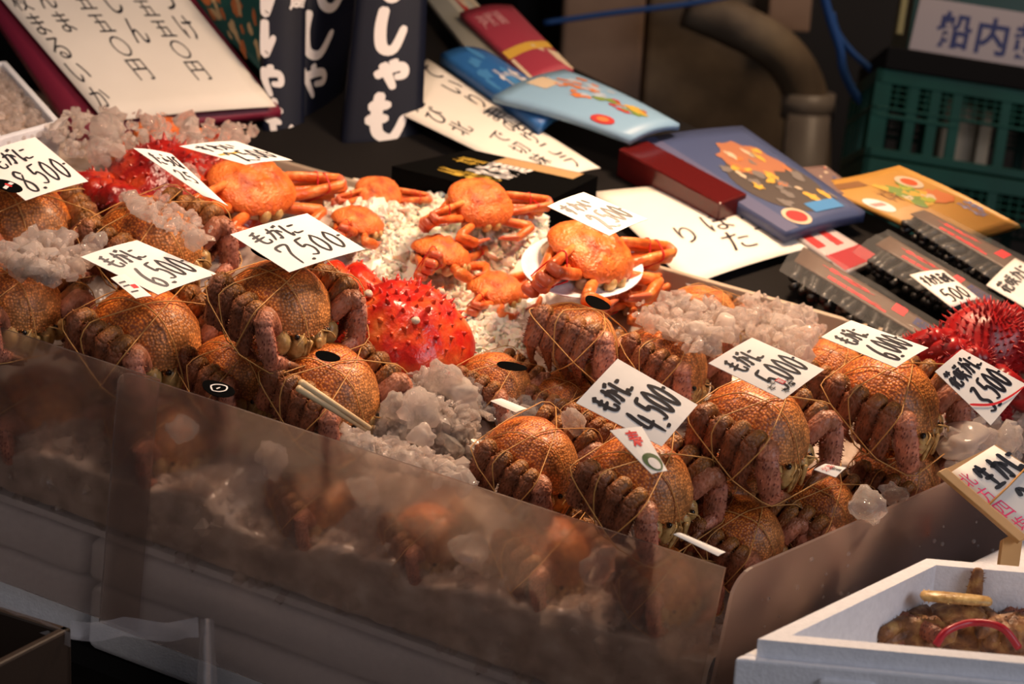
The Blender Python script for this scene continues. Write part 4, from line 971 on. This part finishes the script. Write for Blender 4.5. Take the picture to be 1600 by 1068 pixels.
# big vertical price paper, top left, on its own tilted board
n1 = (N + Vector((.10, -.55, 0))).normalized(); o1 = hitq(220, 185, .055)
def d_big(mb, q):
    cols = [(.86, ['ほっけ'], .08, .60), (.72, ['一枚五五〇円'], .06, .84), (.56, ['にしん'], .05, .62), (.41, ['一枚五五〇円'], -.02, .82), (.22, ['さんま'], .1, .52), (.08, ['一枚まるいか'], .10, .95)]
    for u, s, v0, v1 in cols: ptext(mb, q, s[0], u - .045, v0, u + .045, v1, M['ink'], vert=True)
sheet('price_paper', 'big white paper with columns of black brush writing at the top left', 'price paper', [(-60, -75), (235, -75), (432, 166), (165, 190)], M['paper'], d_big, plane=(n1, o1), bend=.004)
n1b = n1; o1b = o1 - n1 * .012
sheet('backing_board', 'maroon board under the big price paper', 'board', [(-70, -70), (245, -78), (440, 172), (120, 210)], M['maroon'], plane=(n1b, o1b), t=.02)
# ice-filled white tub behind the left crabs
root = empty('styrofoam_tub', hit(20, 200, .03)); L0 = Vector(root.location); tag(root, 'white styrofoam tub of ice at the left edge below the price paper', 'tub')
ct = [hit(x, y, .12) for x, y in ((-90, 100), (10, 95), (96, 190), (-5, 218))]; mb = MB()
for i in range(4):
    a, b = ct[i], ct[(i + 1) % 4]; inn = (sum(ct, Vector()) / 4 - (a + b) / 2).normalized() * .012
    frame_box(mb, a - N * .13, b - a, inn, N * .13, M['styro'], .002)
o = mb.build('tub_wall', root, False); o.location = -L0
rnd = random.Random(77); mb = MB(); flat_poly(mb, [p - N * .015 for p in ct], -N * .1, M['icebed'])
for _ in range(400):
    u, v = rnd.random(), rnd.random(); chunk(mb, ct[0].lerp(ct[1], u).lerp(ct[3].lerp(ct[2], u), v) - N * .01, .008, CL[rnd.randrange(5)], rnd)
o = mb.build('ice', root, False); o.location = -L0; o['kind'] = 'stuff'
# colourful fish poster behind the big paper
def d_post(mb, q):
    rect(mb, q, 0, 0, 1, .32, C('poster_cyan', (.08, .34, .50)), .0005); patch(mb, q, [(0, .12), (.5, .22), (1, .12), (1, .3), (0, .3)], M['white'], .0009)
    rnd = random.Random(4)
    for _ in range(34): oval(mb, q, rnd.uniform(.08, .95), rnd.uniform(.45, .97), rnd.uniform(.02, .06), rnd.uniform(.04, .11), C('poster_orange', (.42, .13, .04)) if rnd.random() < .7 else C('poster_cream', (.5, .36, .2)), .0007, 12, .35, rnd.uniform(0, 3))
n2 = (N + Vector((.05, -.75, 0))).normalized(); o2 = hitq(380, 165, .02)
sheet('fish_poster', 'teal and orange printed poster behind the big price paper', 'poster', [(265, -70), (440, -60), (450, 160), (330, 40)], C('poster_teal', (.012, .075, .07)), d_post, plane=(n2, o2 - n2 * .03), bend=.01)
# three standing navy packs with white lettering
def upq(x0, y0, x1, y1, x2, y2, x3, y3, d0, d1):
    """standing sheet: left edge at depth d0, right edge at depth d1"""
    return [P(x0, y0, d0), P(x1, y1, d1), P(x2, y2, d1), P(x3, y3, d0)]
def navy(c, lab, draw, t=.02, bend=.006):
    root = empty('hanging_pack', c[3]); L0 = Vector(c[3]); tag(root, lab, 'pack', 'navy packs with white lettering')
    q = Quad(*c, bend=bend); mb = MB(); slab(mb, q, t, M['navy'], 8, 8); draw(mb, q); o = mb.build('pack_body', root); o.location = -L0
    mb = MB(); q2 = Quad(q.at(.02, 0, .0), q.at(.98, 0, .0), q.at(.98, -.05, -.008), q.at(.02, -.05, -.008)); slab(mb, q2, .003, M['navy'], 2, 1); o = mb.build('top_fold', root); o.location = -L0
    return q
kana = {'し': [[(.30, .0), (.22, .45), (.3, .88), (.62, .92), (.9, .42)]], 'ゃ': [[(.05, .58), (.45, .38), (.85, .3), (.9, .55), (.62, .62)], [(.55, .08), (.62, .28)], [(.25, .18), (.42, .55), (.62, .98)]],
        'も': [[(.36, .0), (.3, .45), (.36, .85), (.7, .95), (.95, .5)], [(.1, .3), (.62, .26)], [(.05, .58), (.58, .54)]]}
def bigk(mb, q, ch, u0, v0, u1, v1, w):
    for s in kana[ch]: ribbon(mb, q, [(min(1, max(0, u0 + (u1 - u0) * x)), v0 + (v1 - v0) * y) for x, y in s], w, M['white'], .0008)
def d_right(mb, q):
    bigk(mb, q, 'し', .26, -.02, .72, .22, .016); bigk(mb, q, 'し', .24, .25, .74, .47, .017); bigk(mb, q, 'ゃ', .30, .49, .76, .65, .014); bigk(mb, q, 'も', .22, .66, .78, .89, .016)
    ptext(mb, q, '産', .84, .06, 1.0, .16, M['white'], bold=.03); ptext(mb, q, '道', .84, -.06, 1.0, .045, M['white'], bold=.03)
    oval(mb, q, .32, .955, .06, .022, M['red'], .0008); ptext(mb, q, '舛岡水産', .42, .93, .92, .98, C('grey_print', (.10, .09, .10))); ptext(mb, q, '日', .14, .935, .25, .975, C('grey_print', (.10, .09, .10)))
navy(upq(566, -70, 670, -70, 658, 252, 531, 258, 3.22, 3.26), 'rightmost standing navy pack with complete white kana lettering', d_right)
def d_mid(mb, q):
    bigk(mb, q, 'し', .12, .02, .72, .27, .016); bigk(mb, q, 'し', -.10, .27, .58, .50, .016); bigk(mb, q, 'ゃ', -.18, .52, .5, .70, .013); bigk(mb, q, 'も', -.55, .74, .16, .96, .013)
    ptext(mb, q, '道産', .86, .10, 1.04, .32, M['white'], vert=True, bold=.03)
navy(upq(474, -70, 582, -70, 512, 246, 470, 250, 3.28, 3.36), 'middle navy pack half behind its neighbours with cut lettering', d_mid)
def d_left(mb, q):
    bigk(mb, q, 'し', -.35, .06, .28, .30, .013); bigk(mb, q, 'し', -.35, .32, .28, .52, .013); bigk(mb, q, 'ゃ', -.3, .55, .45, .74, .011); bigk(mb, q, 'も', -.02, .74, .72, .96, .011)
    ptext(mb, q, '道産', .55, .05, .98, .27, M['white'], vert=True, bold=.03)
navy(upq(414, -60, 480, -60, 474, 250, 412, 222, 3.24, 3.27), 'leftmost navy pack with lettering running off its left edge', d_left)
mb = MB(); a = P(507, 247, 3.2); frame_box(mb, a, P(545, 244, 3.2) - a, P(507, 258, 3.2) - a, Vector((0, .02, 0)), M['white'], .002); tag(mb.build('clip', smooth=False, loc=a), 'small white clip at the foot of the navy packs', 'clip')
# handwritten paper right of the navy packs
def d_p2(mb, q):
    ptext(mb, q, 'ていり貝甘', .70, .02, .90, .70, M['ink'], vert=True); ptext(mb, q, 'まのりこラ', .62, .42, .80, .98, M['ink'], vert=True); ptext(mb, q, 'で切味', .30, .55, .48, .9, M['ink'], vert=True); ptext(mb, q, 'えび北', .12, .05, .30, .5, M['ink'], vert=True)
sheet('handwritten_paper', 'cream paper with brush writing right of the navy packs', 'price paper', [(600, 165), (668, 92), (938, 262), (858, 290)], M['paper'], d_p2, h=.03, bend=.006)
def d_p3(mb, q):
    ptext(mb, q, 'お冷そ', .76, .12, .96, .80, M['ink'], vert=True); ptext(mb, q, 'ぼた', .48, .42, .68, .88, M['ink'], vert=True); ptext(mb, q, 'り', .22, .50, .38, .70, M['ink'], vert=True)
sheet('handwritten_paper', 'white paper with large loose writing behind the 2,500 card', 'price paper', [(925, 300), (1138, 287), (1268, 386), (1075, 446)], M['paper'], d_p3, h=.012, bend=.004, bendv=.003)
# black box with gold print
c = [hitq(x, y, .062) for x, y in ((612, 262), (735, 236), (934, 278), (850, 320))]
root = empty('black_gift_box', c[3]); L0 = Vector(c[3]); tag(root, 'flat black box with gold print in front of the navy packs', 'box')
mb = MB(); flat_poly(mb, c, -NQ * .062, M['black']); o = mb.build('box_body', root, False); o.location = -L0
q = Quad(*c); mb = MB(); slab(mb, Quad(*[p + NQ * .003 for p in c]), .006, M['black'], 2, 2); q = Quad(*[p + NQ * .003 for p in c])
ptext(mb, q, '北海道', .34, .3, .8, .62, M['white'], bold=.02); ptext(mb, q, '金箔', .16, .18, .34, .6, M['gold'], bold=.03); ptext(mb, q, '本蟹', .55, .1, .74, .3, M['gold']); rect(mb, q, .78, .3, .98, .9, C('box_tan', (.42, .26, .12)), .0005)
o = mb.build('lid', root, False); o.location = -L0
mb = MB(); f_ = Quad(c[0], c[3], c[3] - NQ * .06, c[0] - NQ * .06); oval(mb, f_, .52, .5, .06, .22, M['gold'], .001); o = mb.build('gold_seal', root, False); o.location = -L0
# flat pouches and packs
sky = C('pouch_light_blue', (.20, .35, .52)); blu = C('pouch_blue', (.02, .11, .33)); nvy = C('pack_dusk_blue', (.05, .07, .16))
def spots(n, cols, seed, r=(.02, .06), box=(.08, .08, .92, .92), off=.0008):
    def f(mb, q):
        rnd = random.Random(seed)
        for _ in range(n): oval(mb, q, rnd.uniform(box[0], box[2]), rnd.uniform(box[1], box[3]), rnd.uniform(*r), rnd.uniform(*r) * 1.2, cols[rnd.randrange(len(cols))], off, 12, .35, rnd.uniform(0, 3)); off_ = off
    return f
oran, crm, yel, rd, grn = rk((.50, .16, .05), (.52, .42, .30), (.55, .33, .05), (.40, .03, .03), (.16, .24, .05))
def d_sky(mb, q):
    rect(mb, q, .38, .04, .62, .2, crm, .0006); spots(26, [oran, C('pouch_pale', (.36, .44, .54))], 5, (.02, .05), (.4, .15, .9, .5))(mb, q); spots(20, [yel, rd, oran, grn], 6, (.02, .05), (.45, .5, .8, .85), .0011)(mb, q)
    oval(mb, q, .15, .74, .10, .08, rd, .0014); oval(mb, q, .15, .74, .05, .04, oran, .0018)
def d_blu(mb, q):
    spots(10, [C('pouch_mid', (.05, .2, .45))], 7, (.04, .1))(mb, q); ptext(mb, q, '北の味', .35, .35, .85, .75, M['white'], bold=.02)
def d_red(mb, q):
    rect(mb, q, 0, .58, 1, .68, yel, .0006); patch(mb, q, [(.0, .7), (.6, .62), (1, .75), (1, 1), (0, 1)], crm, .0009); ptext(mb, q, '海鮮鍋', .12, .1, .6, .3, C('pouch_rose', (.5, .22, .24)), bold=.02)
def d_strip(mb, q):
    rect(mb, q, 0, .0, .35, 1, C('pouch_grey', (.25, .25, .22)), .0006); rect(mb, q, .5, .1, .62, .95, rd, .0009); spots(14, [crm, C('pouch_mid', (.05, .2, .45)), oran], 9, (.03, .07), (.6, .1, .95, .95), .0012)(mb, q)
sheet('food_pouch', 'pale striped pouch at the top behind the navy packs', 'pouch', [(655, -20), (715, -28), (856, 120), (770, 128)], C('pouch_cream', (.42, .40, .33)), d_strip, h=.03, t=.012, bend=.008, group='printed pouches on the rear board')
sheet('food_pouch', 'crimson pouch leaning at the top middle', 'pouch', [(718, 20), (800, 8), (896, 108), (835, 130)], C('pouch_crimson', (.30, .035, .06)), d_red, h=.05, t=.012, bend=.008, group='printed pouches on the rear board')
sheet('food_pouch', 'deep blue pouch lying under the light blue one', 'pouch', [(688, 84), (760, 78), (900, 168), (842, 196)], blu, d_blu, h=.05, t=.018, bend=.010, group='printed pouches on the rear board')
sheet('food_pouch', 'light blue pouch with seafood pictures right of the deep blue one', 'pouch', [(770, 150), (882, 108), (1062, 193), (985, 216)], sky, d_sky, h=.068, t=.012, bend=.008, bendv=.006, group='printed pouches on the rear board')
def d_bowl(mb, q):
    rect(mb, q, .0, .0, .16, 1, C('pack_lilac', (.09, .095, .18)), .0005)
    oval(mb, q, .56, .62, .36, .30, C('bowl_dark', (.07, .055, .05)), .0006, 28); oval(mb, q, .62, .36, .26, .18, C('print_salmon', (.36, .14, .07)), .0009, 24, .2); spots(30, [oran, C('bowl_grey', (.16, .14, .13)), crm, yel], 12, (.015, .05), (.3, .25, .9, .85), .0013)(mb, q)
    oval(mb, q, .28, .92, .12, .08, crm, .0012); oval(mb, q, .28, .92, .09, .055, rd, .0016); rect(mb, q, .5, .84, .85, .93, C('pouch_mid', (.05, .2, .45)), .0014)
sheet('photo_pack', 'dusk blue pack with a food bowl picture right of the maroon box', 'pack', [(995, 218), (1160, 196), (1352, 330), (1228, 362)], nvy, d_bowl, h=.04, t=.02, bend=.004)
# maroon glossy box
c = [hitq(x, y, .05) for x, y in ((966, 232), (1008, 218), (1168, 302), (1125, 318))]; mb = MB(); frame_box(mb, c[3] - NQ * .05, c[0] - c[3], c[2] - c[3], NQ * .05, C('maroon_gloss', (.075, .006, .006), .2), .003)
o = mb.build('maroon_box', smooth=False, loc=c[3]); tag(o, 'glossy maroon box left of the food bowl pack', 'box')
# curry-coloured pouch
def d_cur(mb, q):
    rect(mb, q, .05, .08, .45, .17, C('print_brown', (.2, .09, .03)), .0007, 8); oval(mb, q, .17, .46, .10, .11, M['white'], .0008); rect(mb, q, .10, .43, .24, .48, C('print_rose', (.55, .2, .18)), .0012, 3); rect(mb, q, .10, .74, .34, .79, C('print_brown', (.2, .09, .03)), .0008, 6)
    ptext(mb, q, '本場の味', .35, .26, .62, .46, C('print_brown', (.2, .09, .03))); oval(mb, q, .60, .44, .14, .16, yel, .0008, 24, .2); spots(14, [grn, yel, crm, C('print_lime', (.34, .36, .04))], 31, (.03, .07), (.5, .2, .72, .55), .0012)(mb, q)
    oval(mb, q, .80, .25, .09, .11, crm, .0012); oval(mb, q, .80, .25, .055, .065, C('print_rededge', (.50, .08, .02)), .0016); ptext(mb, q, '北海', .80, .62, .96, .84, C('print_lilac', (.25, .27, .42)), bold=.02); oval(mb, q, .78, .5, .13, .10, oran, .001, 24, .2)
c_ = [hitq(1258, 286, .03), hitq(1405, 258, .085), hitq(1592, 350, .09), hitq(1470, 380, .03)]
q = Quad(*c_, bendv=.012, bend=-.008); mb = MB(); slab(mb, q, .014, C('pouch_curry', (.42, .22, .045)), 12, 12); d_cur(mb, q)
tag(mb.build('food_pouch', loc=q.at(.5, .5)), 'curry-yellow pouch with printed pictures in front of the green crates', 'pouch', 'printed pouches on the rear board')
sheet('small_pack', 'dim small pack peeking out left of the curry-yellow pouch', 'pack', [(1240, 262), (1290, 258), (1340, 296), (1290, 310)], C('pack_taupe', (.16, .10, .09)), spots(8, [crm, nvy, rd], 15), h=.04, t=.015)
def d_rw(mb, q):
    rect(mb, q, .05, .1, .3, .45, rd, .0006); rect(mb, q, .55, .12, .75, .5, rd, .0006); rect(mb, q, .0, .62, 1, .98, C('print_deepred', (.30, .012, .02)), .0006)
sheet('snack_pack', 'red and white pack between the white paper and the kelp packs', 'pack', [(1238, 362), (1290, 350), (1375, 402), (1322, 424)], C('pack_pale', (.42, .36, .36)), d_rw, h=.02, t=.012)
# dried kelp packs: dark strips in clear film with a brown band
def kelp(px, h, lab, seed, band=(.42, .92)):
    rnd = random.Random(seed); c = [hitq(x, y, h) for x, y in px]; q = Quad(*c); root = empty('kelp_pack', c[3]); L0 = Vector(c[3]); tag(root, lab, 'kelp pack', 'dried kelp packs')
    mb = MB()
    for k in range(26):
        v = (k % 13 + .5) / 13 + rnd.uniform(-.03, .03); lay = -.004 - .010 * (k // 13); u0, u1 = rnd.uniform(.0, .08), rnd.uniform(.92, 1.0)
        pts = [q.at(u0 + (u1 - u0) * i / 6, v + .012 * math.sin(i * 1.3 + k), lay + rnd.uniform(-.002, .002)) for i in range(7)]
        tube(mb, pts, .0062, M['kelp'], 6)
    o = mb.build('kelp_strips', root); o.location = -L0
    qb = Quad(q.at(band[0], -.02, .004), q.at(band[1], -.02, .004), q.at(band[1], 1.02, .004), q.at(band[0], 1.02, .004)); mb = MB(); slab(mb, qb, .0012, M['band'], 6, 6)
    ptext(mb, qb, '昆', .12, .22, .34, .62, M['red'], bold=.03, off=.0008); ptext(mb, qb, '布', .56, .15, .78, .50, M['red'], bold=.03, off=.0008); rect(mb, qb, .50, .62, 1.0, .70, M['red'], .0006); rect(mb, qb, .44, .76, .9, .95, M['navyink'], .0005); ptext(mb, qb, '日高', .5, .78, .86, .93, M['band'], off=.001)
    o = mb.build('band_label', root); o.location = -L0
    qf = Quad(q.at(-.10, -.06, .007), q.at(1.06, -.06, .007), q.at(1.06, 1.06, .007), q.at(-.10, 1.06, .007), bend=.006); mb = MB(); vs = []; n = 18
    for j in range(n + 1):
        for i in range(n + 1): u, v = i / n, j / n; vs.append(qf.at(u, v, .003 * noise.noise(Vector((u * 9, v * 7, seed)))))
    mb.add(vs, [(j * (n + 1) + i, j * (n + 1) + i + 1, (j + 1) * (n + 1) + i + 1, (j + 1) * (n + 1) + i) for j in range(n) for i in range(n)], M['film']); o = mb.build('film', root); o.location = -L0
kelp([(1232, 432), (1262, 388), (1492, 528), (1456, 566)], .035, 'front dried kelp pack with a brown band and navy stamp', 1)
kelp([(1345, 402), (1395, 372), (1560, 468), (1515, 500)], .045, 'middle dried kelp pack under a white card', 2, (.5, .95))
kelp([(1405, 345), (1450, 332), (1640, 430), (1585, 460)], .055, 'rear dried kelp pack below the curry-yellow pouch', 3, (.45, .95))
# ------------------------------------------------------------------ green crates, dark lid and sign at the right
def crate(c00, xv, yv, zv, W_, D_, H_, lab):
    """c00 = front top left corner; front face spans xv (right) and -zv (down)"""
    root = empty('plastic_crate', c00 - zv * H_); L0 = Vector(root.location); tag(root, lab, 'crate', 'stacked green crates')
    def pc(mb, name): o = mb.build(name, root, False); o.location = -L0
    b = lambda mb, x, z, w, h, y=0, d=.012: frame_box(mb, c00 + xv * x - zv * (z + h) + yv * y, xv * w, yv * d, zv * h, M['green'], .0015)
    g = H_
    for y, nm in ((0, 'front_side'), (D_ - .012, 'rear_side')):
        mb = MB(); b(mb, 0, 0, W_, g * .16, y); b(mb, 0, g * .90, W_, g * .10, y); b(mb, 0, g * .5, W_ * .34, g * .05, y); b(mb, 0, g * .42, W_, g * .035, y)
        for x in (0, .07, .115, .16, W_ * .5, W_ * .72, W_ - .03): b(mb, x, 0, .022 if x else .035, g, y + .001)
        for i in range(int(W_ / .02)):
            b(mb, i * .02 + .006, g * .16, .004, g * .26, y + .002, .006)
        for i in range(3): b(mb, 0, g * (.2 + .07 * i), W_, .004, y + .002, .006)
        pc(mb, nm)
    for x, nm in ((0, 'end_side'), (W_ - .012, 'end_side')):
        mb = MB()
        for z, h in ((0, .16), (.9, .1), (.42, .05)): frame_box(mb, c00 + xv * x - zv * (g * (z + h)), xv * .012, yv * D_, zv * (g * h), M['green'])
        for k in range(7): frame_box(mb, c00 + xv * x + yv * (D_ * k / 6.3) - zv * g, xv * .012, yv * .014, zv * g, M['green'])
        pc(mb, nm)
    mb = MB(); frame_box(mb, c00 + xv * .012 + yv * .012 - zv * g, xv * (W_ - .024), yv * (D_ - .024), zv * .008, M['green']); pc(mb, 'bottom')
dc = 4.05
o_ = P(1372, 106, dc); xv = (P(1600, 142, dc) - o_); xv.z = xv.z; xv.normalize(); dwn = (P(1342, 250, dc) - o_); dwn = (dwn - xv * dwn.dot(xv)).normalized(); zv = -dwn; yv = xv.cross(zv).normalized()
if yv.y < 0: yv = -yv
HC_ = .178
crate(o_, xv, yv, zv, .52, .32, HC_, 'upper green plastic crate with cream packets inside')
crate(o_ - zv * (HC_ + .004), xv, yv, zv, .52, .32, HC_ * 1.15, 'lower green plastic crate behind the curry-yellow pouch')
for k, (x, w) in enumerate(((.15, .030), (.19, .045), (.245, .028))):
    mb = MB(); frame_box(mb, o_ + xv * x + yv * (.05 + .03 * k) - zv * (HC_ * .9), xv * w, yv * .02, zv * .13, C('packet_cream', (.40, .30, .18)), .003); tag(mb.build('packet', smooth=False, loc=o_ + xv * x), ['left narrow cream packet in the upper crate', 'wide cream packet in the middle of the upper crate', 'right narrow cream packet in the upper crate'][k], 'packet', 'cream packets in the upper crate')
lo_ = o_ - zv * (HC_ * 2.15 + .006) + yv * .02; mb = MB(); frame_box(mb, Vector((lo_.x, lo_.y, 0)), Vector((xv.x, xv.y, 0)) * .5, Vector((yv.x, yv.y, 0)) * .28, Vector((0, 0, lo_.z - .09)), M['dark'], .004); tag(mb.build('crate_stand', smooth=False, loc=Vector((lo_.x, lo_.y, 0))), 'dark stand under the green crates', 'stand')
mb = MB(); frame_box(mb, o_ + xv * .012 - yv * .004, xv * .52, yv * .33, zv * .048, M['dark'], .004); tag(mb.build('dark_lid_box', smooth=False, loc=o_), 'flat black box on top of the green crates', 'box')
s0 = o_ + xv * .055 + zv * .049 + yv * .02
root = empty('sign_box', s0); L0 = Vector(s0); tag(root, 'box with a white sign plate of navy characters on the crates', 'sign')
mb = MB(); frame_box(mb, s0 + yv * .004, xv * .50, yv * .2, zv * .16, C('box_dark_green', (.004, .04, .03)), .003); o = mb.build('box_body', root, False); o.location = -L0
q = Quad(s0 + zv * .112 + xv * .012, s0 + xv * .46 + zv * .112, s0 + xv * .46, s0 + xv * .004); mb = MB(); slab(mb, q, .004, C('sign_plate', (.44, .36, .35)), 4, 4)
ptext(mb, q, '船内超急便', .10, .18, .98, .86, M['navyink'], bold=.025); o = mb.build('sign_plate', root, False); o.location = -L0
mb = MB(); frame_box(mb, s0 - xv * .025 + zv * .03, xv * .012, yv * .02, zv * .14, C('strip_olive', (.30, .24, .08))); o = mb.build('corner_strip', root, False); o.location = -L0
# ------------------------------------------------------------------ open styrofoam box with crab pieces, bottom right
zb = P(1182, 1000, 2.02).z; pz = Vector((0, 0, 1))
def hz(x, y, z=None): return hit(x, y, 0, pz, Vector((0, 0, zb if z is None else z)))
A_, B_, D_ = hz(1184, 998), hz(1448, 872), hz(1600, 1036)
dw = B_ - A_; dx = (D_ - A_).normalized() * .46
root = empty('styrofoam_box', A_ - pz * .14); L0 = Vector(root.location); tag(root, 'open white styrofoam box with crab pieces at the bottom right', 'styrofoam box')
def sp(mb, nm): o = mb.build(nm, root, False); o.location = -L0
mb = MB(); wn = dw.normalized(); xn = dx.normalized(); th = .022
for o, x, y in ((A_, dx, wn * th), (B_ - wn * th, dx, wn * th), (A_ + wn * th, xn * th, dw - wn * th * 2), (A_ + dx - xn * th + wn * th, xn * th, dw - wn * th * 2)): frame_box(mb, o - pz * .17, x, y, pz * .17, M['styro'])
frame_box(mb, A_ - pz * .17 + xn * th + wn * th, dx - xn * th * 2, dw - wn * th * 2, pz * .02, M['styro']); sp(mb, 'box_wall')
mb = MB(); e = .014   # outward rim, a step below the top edge
for o, x, y in ((A_ - wn * e - xn * e, dx + xn * e * 2, wn * e), (B_ - xn * e, dx + xn * e * 2, wn * e), (A_ - xn * e, xn * e, dw), (A_ + dx, xn * e, dw)): frame_box(mb, o - pz * .17, x, y, pz * .152, M['styro'], .003)
frame_box(mb, A_ - wn * (e + .006) + xn * .075 - pz * .17, xn * .055, wn * .008, pz * .14, M['styro'], .003); sp(mb, 'outer_ledge')
fl = zb - .15
rnd = random.Random(5)
for k, (x, y, z, s, lab) in enumerate(((1420, 985, .05, .05, 'dark red crab leg piece left in the styrofoam box'), (1500, 965, .07, .06, 'brown crab body piece in the middle of the styrofoam box'), (1580, 985, .06, .05, 'yellowish crab piece at the right of the styrofoam box'))):
    p = hz(x, y, zb - .06); mb = MB()
    for i in range(7):
        a = rnd.uniform(0, 6.28); d = Vector((math.cos(a), math.sin(a), rnd.uniform(-.2, .3)))
        limb(mb, p - d * s * .3 + Vector((rnd.uniform(-.02, .02), rnd.uniform(-.02, .02), rnd.uniform(-.02, .02))), p + d * s, .015, .010, (0, 0, 1), .7, M['hleg'] if (k + i) % 2 else M['flesh'], 10, hair=30, rnd=rnd)
    blob(mb, p - pz * .01, (s * .8, s * .7, .03), M['flesh'], 14, 8, .08, rnd=rnd); tag(mb.build('crab_piece', loc=p), lab, 'crab piece', 'crab pieces in the styrofoam box')
p = hz(1490, 934, zb - .015); mb = MB(); limb(mb, p - xn * .032, p + xn * .038, .011, .010, wn, .5, M['mouth'], 10, hair=20, rnd=rnd); tag(mb.build('leg_piece', loc=p), 'pale cut crab leg lying on top in the styrofoam box', 'crab piece')
p = hz(1524, 905, zb - .01); mb = MB(); limb(mb, p - pz * .03, p + pz * .012 + xn * .002, .010, .006, xn, .7, M['flesh'], 8, hair=20, rnd=rnd); tag(mb.build('leg_piece', loc=p), 'dark stub of crab leg standing up in the styrofoam box', 'crab piece')
mb = MB(); tube(mb, catmull([hz(1462, 1008, zb - .05), hz(1480, 985, zb - .035), hz(1520, 972, zb - .03), hz(1565, 980, zb - .03), hz(1592, 1012, zb - .05)], 6), .0042, M['hose'], 10); tag(mb.build('rubber_band', loc=hz(1525, 985)), 'red rubber band looped over the pieces in the styrofoam box', 'band')
# support under the box, and the white box behind it
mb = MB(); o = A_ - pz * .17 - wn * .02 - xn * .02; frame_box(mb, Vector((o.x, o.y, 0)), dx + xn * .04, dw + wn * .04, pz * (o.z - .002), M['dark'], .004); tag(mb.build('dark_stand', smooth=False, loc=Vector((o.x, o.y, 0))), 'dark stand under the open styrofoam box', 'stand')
zc = zb - .03; A2 = hz(1330, 880, zc) + wn * .16; mb = MB(); A2 = hz(1395, 872, zc) + wn * .07 - pz * .07
root = empty('styrofoam_box', A2 - pz * .2); L0 = Vector(root.location); tag(root, 'closed white styrofoam box behind the open one below the wooden board', 'styrofoam box')
mb = MB(); frame_box(mb, A2 - pz * .2, xn * .4, wn * .25, pz * .175, M['styro'], .008); o = mb.build('box_body', root, False); o.location = -L0
mb = MB(); frame_box(mb, A2 - pz * .023 - xn * .004 - wn * .004, xn * .408, wn * .258, pz * .035, M['styro'], .006); o = mb.build('lid', root, False); o.location = -L0
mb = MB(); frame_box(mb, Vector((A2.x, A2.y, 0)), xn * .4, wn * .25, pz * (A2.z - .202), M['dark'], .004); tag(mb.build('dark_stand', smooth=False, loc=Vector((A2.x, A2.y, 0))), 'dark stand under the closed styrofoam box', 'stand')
# dark crate lined with plastic film, bottom left
d3 = 2.28
c = [P(-60, 905, d3 + .1), P(112, 985, d3), P(330, 1110, d3 - .1), P(-60, 1110, d3 - .1)]
k0 = P(-80, 915, 2.30); k1 = P(112, 986, 2.22); ex = k1 - k0; ex.z = 0; ky = Vector((-ex.y, ex.x, 0)).normalized()
root = empty('lined_crate', (k0.x, k0.y, 0)); L0 = Vector(root.location); tag(root, 'dark crate lined with clear plastic at the bottom left', 'crate')
zt = (k0.z + k1.z) / 2
mb = MB(); fr = -ky
for o, x, y in ((k1 - ex, ex, fr * .012), (k1 - ex + fr * .38, ex, fr * .012), (k1 - ex, ex.normalized() * .012, fr * .38), (k1 - ex.normalized() * .012, ex.normalized() * .012, fr * .38)):
    o = Vector((o.x, o.y, zt - .3)); frame_box(mb, o, x, y, pz * .3, C('crate_brown', (.022, .014, .010)), .003)
o = Vector((k1.x - ex.x, k1.y - ex.y, 0)); frame_box(mb, o, ex, fr * .38, pz * (zt - .29), C('crate_brown', (.022, .014, .010)), .003)
o = mb.build('crate_body', root, False); o.location = -L0
def filmgrid(rows, nm, seed, parent, mat='bag'):
    mb = MB(); n = len(rows[0]); vs = []
    for j, r_ in enumerate(rows):
        for i, p in enumerate(r_): vs.append(Vector(p) + Vector((0, -.004, .004)) * noise.noise(Vector((i * .7, j * .9, seed))))
    mb.add(vs, [(j * n + i, j * n + i + 1, (j + 1) * n + i + 1, (j + 1) * n + i) for j in range(len(rows) - 1) for i in range(n - 1)], M[mat]); o = mb.build(nm, parent); o.location = -L0; return o
rows = [[P(110 + 200 * i / 12, 968 + (4 * math.sin(i * .9)) + v, 2.2 + .0 * i) for i in range(13)] for v in (0, 8, 18, 30)]
filmgrid(rows, 'plastic_lining', 2, root)
rows = [[P(306 + 36 * u + (1 - v) * (8 - 16 * u), 966 + 140 * v, 2.17 + .012 * math.cos(u * 9)) for u in [i / 8 for i in range(9)]] for v in [j / 8 for j in range(9)]]
filmgrid(rows, 'plastic_lining', 7, root)
rows = [[P(-60 + 170 * u, 912 + 76 * u + 22 * v, 2.29 - .08 * u - .004) for u in [i / 10 for i in range(11)]] for v in (0, .5, 1)]
filmgrid(rows, 'plastic_lining', 9, root)
